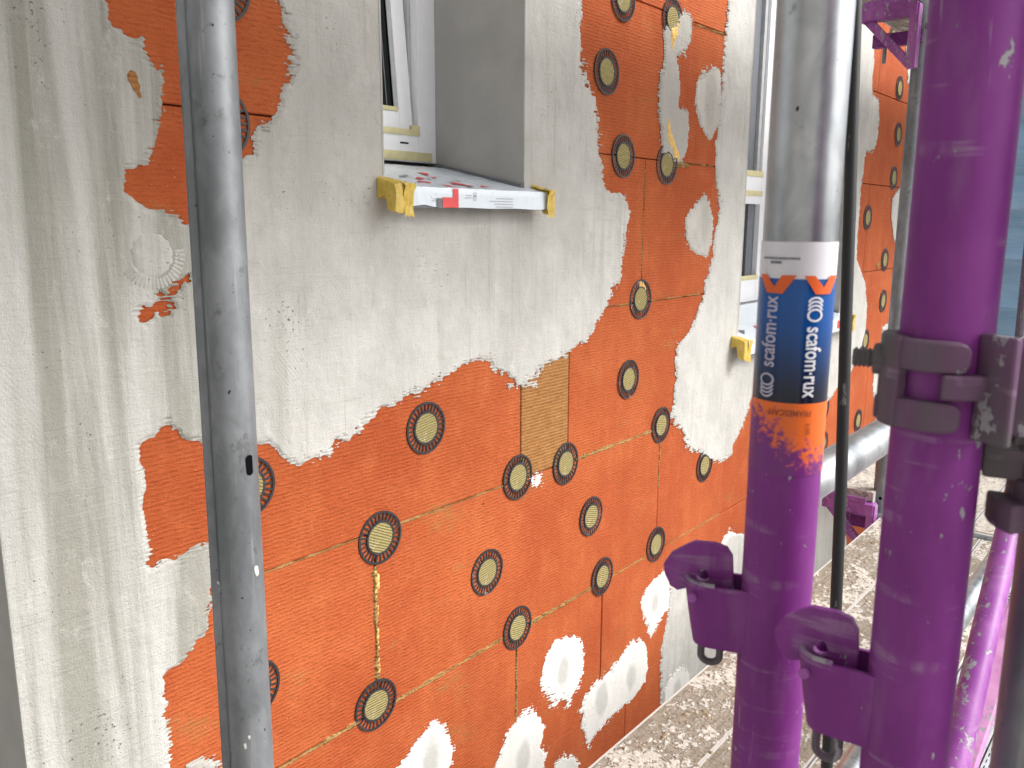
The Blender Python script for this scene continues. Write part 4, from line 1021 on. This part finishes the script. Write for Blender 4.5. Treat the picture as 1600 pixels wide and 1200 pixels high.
# flat artwork bent round the tube: u along the circumference (0 = facing the walkway camera side), v height
to_cam = Vector((-CX, -1.26 - CY, 0)).normalized(); a_cam = math.atan2(to_cam.y, to_cam.x)
def wrap(bm, name, mat, parent, r=TR + .0013):
    us = [v.co.x for v in bm.verts]
    if not us: return
    u = min(us)
    while u < max(us):
        u += 0.0016
        bmesh.ops.bisect_plane(bm, geom=bm.verts[:] + bm.edges[:] + bm.faces[:], plane_co=(u, 0, 0), plane_no=(1, 0, 0))
    for v in bm.verts:
        a = a_cam + v.co.x / TR; z = v.co.y
        v.co = Vector((CX + r * math.cos(a), CY + r * math.sin(a), z))
    me = bpy.data.meshes.new(name); bm.to_mesh(me); bm.free(); me.materials.append(mat)
    o = bpy.data.objects.new(name, me); COL.objects.link(o); o.parent = parent
    return o
def text_bm(txt, size, weight=0.0):
    cu = bpy.data.curves.new("lettering", 'FONT'); cu.body = txt; cu.size = size; cu.offset = weight; cu.align_x = 'LEFT'; cu.resolution_u = 4
    ob = bpy.data.objects.new("lettering", cu); COL.objects.link(ob)
    me = ob.to_mesh(); bm = bmesh.new(); bm.from_mesh(me); ob.to_mesh_clear()
    bpy.data.objects.remove(ob); bpy.data.curves.remove(cu)
    return bm
def xf(bm, u, v, rot, sx=1.0, sy=1.0):
    c_, s_ = math.cos(rot), math.sin(rot)
    for w in bm.verts:
        x, y = w.co.x * sx, w.co.y * sy
        w.co = Vector((u + c_ * x - s_ * y, v + s_ * x + c_ * y, 0))
    return bm
def poly_bm(polys):
    bm = bmesh.new()
    for P in polys: bm.faces.new([bm.verts.new((a, b, 0)) for a, b in P])
    return bm
def logo(size):
    """one closed ring followed by three crescents, read along +x"""
    polys = []; R1, t = size * 0.5, size * 0.14; n = 22
    def ringseg(cx, a0, a1):
        for k in range(n):
            a, b = a0 + (a1 - a0) * k / n, a0 + (a1 - a0) * (k + 1) / n
            f = 0.82
            polys.append([(cx + R1 * f * math.cos(a), R1 * math.sin(a)), (cx + R1 * f * math.cos(b), R1 * math.sin(b)), (cx + (R1 - t) * f * math.cos(b), (R1 - t) * math.sin(b)), (cx + (R1 - t) * f * math.cos(a), (R1 - t) * math.sin(a))])
    ringseg(0, 0, 2 * PI)
    for k in (1, 2, 3): ringseg(-k * size * 0.24, PI * 0.56, PI * 1.44)
    return poly_bm(polys)
def brand():
    bm = text_bm("scafom", 0.0150, 0.00026); b2 = text_bm("rux", 0.0150, 0.00026)
    w1 = max(v.co.x for v in bm.verts); w2 = max(v.co.x for v in b2.verts)
    me = bpy.data.meshes.new("tmp"); xf(b2, w1 + .0040, 0, 0); b2.to_mesh(me); b2.free(); bm.from_mesh(me); bpy.data.meshes.remove(me)
    q = [(w1 + .0013, .0032), (w1 + .0031, .0032), (w1 + .0031, .0050), (w1 + .0013, .0050)]
    bm.faces.new([bm.verts.new((a_, b_, 0)) for a_, b_ in q])
    return bm, 0.0480 / (w1 + .0040 + w2)
# left copy reads upwards, right copy reads downwards
ANG_L, ANG_R = -0.64, 0.52
tb, sc = brand()
wrap(xf(tb, TR * ANG_L + .0042, 0.9640, PI / 2, sc, 1.0), "lettering", M_LILAC, stb)
wrap(xf(logo(0.0108), TR * ANG_L - .0002, 0.9555, PI / 2), "logo_rings", M_LILAC, stb)
tb, sc = brand()
wrap(xf(tb, TR * ANG_R - .0042, 0.9925, -PI / 2, sc, 1.0), "lettering", M_WHITEINK, stb)
wrap(xf(logo(0.0108), TR * ANG_R + .0002, 1.0000, -PI / 2), "logo_rings", M_WHITEINK, stb)
vv = [(-.0150, 0), (-.0085, 0), (0, -.0085 * .9), (-.0035, -.0125), (-.0060, -.0125)]
def chevron(u, w=1.0):
    P1_ = [(u - .0150 * w, 1.0262), (u - .0088 * w, 1.0262), (u - .0022 * w, 1.0172), (u + .0042 * w, 1.0132), (u - .0062 * w, 1.0132)]
    return [[(u - .0140 * w, 1.0258), (u - .0072 * w, 1.0258), (u - .0006 * w, 1.0182), (u + .0050 * w, 1.0138), (u - .0062 * w, 1.0138)],
            [(u + .0130 * w, 1.0258), (u + .0050 * w, 1.0138), (u - .0006 * w, 1.0182), (u + .0040 * w, 1.0258)]]
wrap(poly_bm(chevron(TR * -0.55)), "orange_chevron", M_ORINK, stb, TR + .0015)
wrap(poly_bm(chevron(TR * 0.75)), "orange_chevron", M_ORINK, stb, TR + .0015)
rg = random.Random(9); ql = []
u = TR * -1.05
while u < TR * 0.05:
    w = rg.uniform(.0005, .0014); ql.append([(u, 1.0360), (u + w, 1.0360), (u + w, 1.0374), (u, 1.0374)]); u += w + .0003
u = TR * -0.75
while u < TR * -0.43:
    w = rg.uniform(.0006, .0012); ql.append([(u, 1.0332), (u + w, 1.0332), (u + w, 1.0349), (u, 1.0349)]); u += w + .00015
wrap(poly_bm(ql), "small_print", M_GREYINK, stw)
tb = text_bm("FRAMESCAFF", 0.0050, 0.00006)
wrap(xf(tb, TR * 0.62, 0.9358, PI, 0.98, 1.15), "lettering", M_BROWNINK, stk, TR + .0014)
tb = text_bm("2.00", 0.0048, 0.00006)
wrap(xf(tb, TR * 0.50, 0.9275, -PI / 2, 1.0, 0.8), "lettering", M_BROWNINK, stk, TR + .0014)
wedge_pocket(cen, 0.798 + 2.35, 0.36, loop=0.018)
tag(cen, "scaffold upright galvanised above and purple below, wrapped in a blue and orange sticker", "scaffold post")

# right purple upright
RX, RY = 0.515, -1.150
rgt = empty("scaffold_standard", (RX, RY, -2.35))
MB().tube([(0, 0, 0), (0, 0, 4.95)], TR, 48).build("painted_tube", M_PURPLE, rgt, True)
wedge_pocket(rgt, 0.793 + 2.35, 0.12, loop=0.024)
tag(rgt, "all purple scaffold upright at the right carrying a clamp coupler and a wedge pocket", "scaffold post")
# grey tube at the right edge
GX, GY = 0.541, -1.2165
gt = tube_obj("scaffold_tube", (GX + .004, GY, -2.3), (GX, GY, 2.6), TR, M_GALV_DULL)
tag(gt, "dark grey upright tube cut off by the right edge of the picture", "scaffold tube")

# swivel coupler on the right purple upright
cp = empty("swivel_coupler", (RX, RY, 0.974), math.atan2(-0.978, 0.208))
mb = MB()
ri_, ro = TR + .0004, 0.0318
mb.arc(ri_, ro, -1.85, 0.44, 0.0075, 0.0245, 26, True)
mb.arc(ri_, ro, -1.85, 0.36, -0.0250, -0.0085, 26, True)
mb.arc(ri_, ro + .0012, -1.95, -0.74, -0.0258, 0.0253, 16)
mb.arc(ri_, ro, -1.95, -3.6, -0.024, 0.024, 20)
mb.build("clamp_jaw", M_CLAMP, cp, True, bevel=0.0016)
mb = MB()
mb.arc(ri_, ro + .0015, 0.0, 0.80, -0.0065, 0.0070, 12)
mb.arc(ri_, ro, 0.80, 2.6, -0.024, 0.024, 20)
a = 0.80; dr = Vector((math.sin(a), -math.cos(a), 0))
mb.obox(dr * 0.0245, dr * 0.047, 0.0052, 0.058)
mb.box(0.026, 0.044, -0.016, 0.012, -0.026, 0.024, 0.003)
mb.build("clamp_body", M_CLAMP, cp, True, bevel=0.0016)
mb = MB(); pts = [(-0.026 - .0006 * k, -0.004, 0.0095) for k in range(36)]
mb.tube(pts, [0.0058 if k % 4 < 2 else 0.0049 for k in range(36)], 18)
mb.build("threaded_bolt", M_CLAMP, cp, True)
mb = MB()
for (xa, xb, rr) in ((-0.0360, -0.0285, 0.0098),):
    mb.tube([(xa, -.004, .0095), (xb, -.004, .0095)], rr, 6)
mb.tube([(-0.0335, -.004, -.0180), (-0.026, -.004, -.0180)], 0.0070, 16)
mb.build("hex_nut", M_CLAMP, cp, False, bevel=0.001)
tag(cp, "grey purple smeared steel coupler bolted round the right purple upright", "coupler")
cp2 = empty("swivel_coupler", (GX, GY, 0.930), math.atan2(-0.978, 0.208))
mb = MB()
mb.arc(ri_, ro, -2.2, 0.6, 0.0075, 0.0245, 26, True); mb.arc(ri_, ro, -2.2, 0.7, -0.0250, -0.0085, 26, True)
mb.arc(ri_, ro + .001, -2.2, -1.2, -0.0258, 0.0253, 12); mb.arc(ri_, ro, -2.2, -4.2, -0.024, 0.024, 16)
mb.arc(ri_ - .0, ro + .006, -1.7, -1.0, 0.012, 0.022, 8); mb.arc(ri_, ro + .010, -1.6, -0.8, -0.036, -0.020, 8)
mb.build("clamp_jaw", M_CLAMP, cp2, True, bevel=0.0016)
mb = MB(); mb.box(-0.046, -0.026, -0.012, 0.012, -0.010, 0.050, 0.003); mb.build("clamp_body", M_CLAMP, cp2, True)
tag(cp2, "dark coupler jaw gripping the grey tube at the right picture edge", "coupler")

# guard rails parallel to the wall
r1 = tube_obj("guardrail_tube", (0.86, -0.920, 0.757), (5.7, -0.925, 0.762), TR, M_GALV)
tag(r1, "shiny galvanised guardrail tube running away behind the purple uprights", "guardrail")
r2 = tube_obj("guardrail_tube", (0.86, -0.922, 0.215), (5.7, -0.922, 0.215), TR, M_GALV)
tag(r2, "lower galvanised rail tube just above the deck, seen beside the pink brace", "guardrail")
# black cable
CAMP = Vector((0, -1.26083, 1.06))
cb = MB().tube([CAMP + (Vector(p) - CAMP) * 0.88 for p in [(1.095, -.885, 2.6), (1.086, -.890, 1.6), (1.079, -.895, 1.318), (1.060, -.913, 1.08), (1.051, -.922, 0.943), (1.038, -.936, 0.74), (1.027, -.947, 0.541), (1.022, -.952, 0.363), (1.018, -.957, 0.15), (1.015, -.96, 0.10), (1.0, -.97, -0.3)]], 0.0064, 14).build("black_cable", M_CABLE, None, True)
tag(cb, "scuffed black cable hanging straight down behind the purple uprights", "cable")
# braces at the lower right
b1 = tube_obj("diagonal_brace", (1.86, -1.030, 0.70), (1.05, -1.065, 0.105), 0.0205, M_PURPLE_W)
b2 = empty("flat_brace", (1.627, -1.022, 0.16))
MB().obox(Vector((2.10, -1.04, 0.36)) - b2.location, Vector((1.40, -1.02, 0.03)) - b2.location, 0.040, 0.026).build("box_bar", M_PINK, b2, False, bevel=0.003)
tag(b1, "worn glossy purple diagonal brace tube at the lower right", "brace")
tag(b2, "faded pink square bar crossing under the purple diagonal brace", "brace")

# ---- decks
def plank(name, x0, x1, y0, y1, z0, z1, mat, edge, label, group=None, hooks=True):
    e = empty(name, ((x0 + x1) / 2, (y0 + y1) / 2, z1)); lx, ly, t = (x1 - x0) / 2, (y1 - y0) / 2, z1 - z0
    MB().box(-lx + .004, lx - .004, -ly + .0021, ly - .0021, -t, 0, 0.0012).build("board", mat, e)
    for s_ in (-1, 1):
        MB().box(-lx, lx, s_ * ly - .0022, s_ * ly + .0022, -t - .006, 0.0007, 0.0004).build("edge_strip", edge, e)
        if hooks: MB().box(s_ * lx - .010, s_ * lx + .010, -ly + .01, ly - .01, -t - .012, -.003, 0.002).build("end_cap", edge, e)
    tag(e, label, "plank", group); return e
plank("deck_plank", -1.2, 3.13, -0.589, -0.430, -0.04, 0.0, M_DECK, M_ALU, "plaster splattered deck plank nearest the wall in the near bay", "near bay deck planks")
plank("deck_plank", -1.2, 3.13, -0.756, -0.594, -0.04, 0.0, M_DECK, M_ALU, "plaster splattered deck plank second from the wall in the near bay", "near bay deck planks")
plank("deck_plank", -1.2, 3.13, -0.900, -0.764, -0.04, 0.0, M_DECK, M_ALU, "plaster splattered deck plank beside the perforated steel planks", "near bay deck planks")
plank("steel_plank", -1.2, 3.13, -1.018, -0.908, -0.05, 0.0, M_PERF, M_STEEL, "perforated steel plank directly beside the wooden near deck", "perforated steel planks")
plank("steel_plank", -1.2, 3.13, -1.140, -1.026, -0.05, 0.0, M_PERF, M_STEEL, "outermost perforated steel plank under the purple braces", "perforated steel planks")
plank("deck_plank", 3.205, 5.70, -0.700, -0.430, -0.04, 0.0, M_DECK2, M_ALU, "pale clean deck board beyond the cross tube, nearer the wall", "far bay deck planks")
plank("deck_plank", 3.205, 5.70, -1.000, -0.708, -0.04, 0.0, M_DECK2, M_ALU, "pale clean deck board beyond the cross tube, outer side", "far bay deck planks")
ct = tube_obj("cross_tube", (3.168, -0.41, -0.020), (3.168, -1.10, -0.020), TR, M_GALV_DULL)
tag(ct, "grey cross tube in the gap between the near and far decks", "scaffold tube")
# pink framed perforated plank lying on the far deck
pp = empty("steel_plank", (4.75, -0.60, 0.004))
MB().box(-.546, .6, -.14, .13, .0, .066, .003).build("frame_box", M_PINK, pp, False)
MB().box(-.535, .59, -.132, .122, .066, .0705, .001).build("perforated_top", M_PERF, pp)
mb = MB(); P = [(0.020 * math.cos(2 * PI * k / 20) + (0.012 if math.cos(2 * PI * k / 20) > 0 else -.012), 0.011 * math.sin(2 * PI * k / 20)) for k in range(20)]
mb.prism(P, lambda a, b, t: (t, a + .040, b + .034), -.5468, -.5450); mb.build("oval_hole", M_GREYINK, pp)
tag(pp, "pink ended perforated steel plank lying on the far pale deck", "plank")
# far inner upright
fs_ = empty("scaffold_standard", (3.165, -0.415, -2.35))
MB().tube([(0, 0, 0), (0.06, 0.02, 4.95)], TR, 24).build("tube", M_GALV_DULL, fs_, True)
MB().tube([(-TR + .002, -.006, 2.42), (-TR - .0012, -.006, 2.42)], 0.006, 12).build("pin_hole", M_DARK, fs_)
tag(fs_, "far grey scaffold upright close to the wall behind the right purple one", "scaffold post")
# consoles
def console(z, label, deep):
    e = empty("console_bracket", (3.13, -0.40, z))
    MB().box(-.026, .026, -.008, .176, -.042, 0.0, .003).build("top_bar", M_PURPLE_W, e, False)
    MB().box(-.020, .020, -.014, .016, -.205, -.004, .003).build("back_bar", M_PURPLE_W, e, False)
    MB().obox((0, .155, -.035), (0, .002, -.198), .028, .022, (1, 0, 0)).build("strut", M_PURPLE_W, e, False, bevel=.002)
    MB().box(.050, .080, -.01, .150, -.118, -.074, .003).build("tie_bar", M_PURPLE, e, False)
    MB().box(-.024, -.018, .02, .15, 0.0, .020, .001).build("plank_stop", M_PURPLE_W, e, False)
    MB().box(-.022, .024, .120, .168, 0.0, .018, .004).build("claw", M_PURPLE_W, e, False)
    MB().tube([(0.064, .11, -.09), (0.064, .11, -.170)], .007, 10).build("pin", M_GALV_DULL, e, True)
    MB().tube([(0.01, -.03, -.075), (0.01, -.09, -.078)], .010, 12).build("bolt", M_CLAMP, e, True)
    tag(e, label, "bracket", "console brackets on the far upright"); return e
console(1.770, "purple triangular bracket high on the far upright at the top of the picture", 0)
console(0.048, "purple bracket at deck level holding the pale plank beside the wall", 1)
plank("deck_plank", 3.14, 5.70, -0.395, -0.205, 0.050, 0.085, M_DECK2, M_ALU, "pale narrow plank on the low bracket close to the wall", None, False)
plank("deck_plank", 3.14, 5.70, -0.395, -0.205, 1.792, 1.830, M_DECK, M_STEEL, "narrow plank on the high bracket at the top of the picture", None, False)
plank("deck_plank", -1.6, 3.08, -0.42, -0.29, 1.80, 1.84, M_DECK, M_STEEL, "unseen board added overhead to shade the wall in the near bay", "overhead deck boards")  # extra board added out of view to darken the top of the wall
plank("deck_plank", -1.2, 3.10, -0.72, -0.445, 1.80, 1.84, M_DECK, M_STEEL, "deck board overhead in the near bay, nearer the wall", "overhead deck boards")
plank("deck_plank", -1.2, 3.10, -1.01, -0.73, 1.80, 1.84, M_DECK, M_STEEL, "deck board overhead in the near bay, outer side", "overhead deck boards")
plank("deck_plank", 3.21, 5.70, -0.72, -0.445, 1.80, 1.84, M_DECK, M_STEEL, "deck board overhead in the far bay, nearer the wall", "overhead deck boards")
plank("deck_plank", 3.21, 5.70, -1.01, -0.73, 1.80, 1.84, M_DECK, M_STEEL, "deck board overhead in the far bay, outer side", "overhead deck boards")

# loose crumbs of plaster on the near deck
mb = MB(); rg = random.Random(21)
for k in range(1500):
    x = rg.uniform(1.0, 3.1); y = -0.445 - abs(rg.gauss(0, .13)); 
    if y < -0.89: continue
    s_ = 0.0018 + 0.0065 * rg.random() ** 2.4; a = rg.uniform(0, PI)
    pts = []
    for q in range(6):
        aa = a + q * PI / 3 + rg.uniform(-.3, .3); rr = s_ * rg.uniform(.6, 1.3); pts.append((x + rr * math.cos(aa), y + rr * math.sin(aa), 0.0005))
    top_ = (x + rg.uniform(-.3, .3) * s_, y + rg.uniform(-.3, .3) * s_, s_ * rg.uniform(.3, .8))
    mb.add(pts + [top_], [(q, (q + 1) % 6, 6) for q in range(6)])
g = G("crumb_plaster")
n = g.noise(g.map((38, 38, 38)), 1, 3, 0.7)
M_CRUMB = g.set(g.mix(g.ramp(n, 0.4, 0.6), (0.26, 0.19, 0.11), (0.58, 0.54, 0.48)), 0.9)
o = mb.build("plaster_crumbs", M_CRUMB)
tag(o, "loose plaster crumbs and wool flakes scattered over the near deck", "debris", kind='stuff')

# blue tarpaulin closing the far end of the scaffold
mb = MB(); ny, nz = 40, 30; vs = []
for j in range(nz + 1):
    for i in range(ny + 1):
        y = -1.3 + 2.6 * i / ny; z = -1.2 + 4.2 * j / nz
        vs.append((8.4 + 0.05 * math.sin(y * 9) + 0.025 * math.sin(z * 14 + y * 3) + .02 * math.sin(z * 31), y, z))
mb.add(vs, [(j * (ny + 1) + i, j * (ny + 1) + i + 1, (j + 1) * (ny + 1) + i + 1, (j + 1) * (ny + 1) + i) for j in range(nz) for i in range(ny)])
tp = mb.build("tarpaulin", M_TARP, None, True)
sm = tp.modifiers.new("thick", 'SOLIDIFY'); sm.thickness = 0.004
tag(tp, "pale blue tarpaulin hanging at the far end behind the right purple upright", "tarpaulin")
fp = tube_obj("scaffold_post", (7.9, -0.135, -2.3), (7.9, -0.055, 3.0), 0.03, M_CLAMP)
tag(fp, "thin dark upright in front of the blue tarpaulin at the right picture edge", "scaffold post")
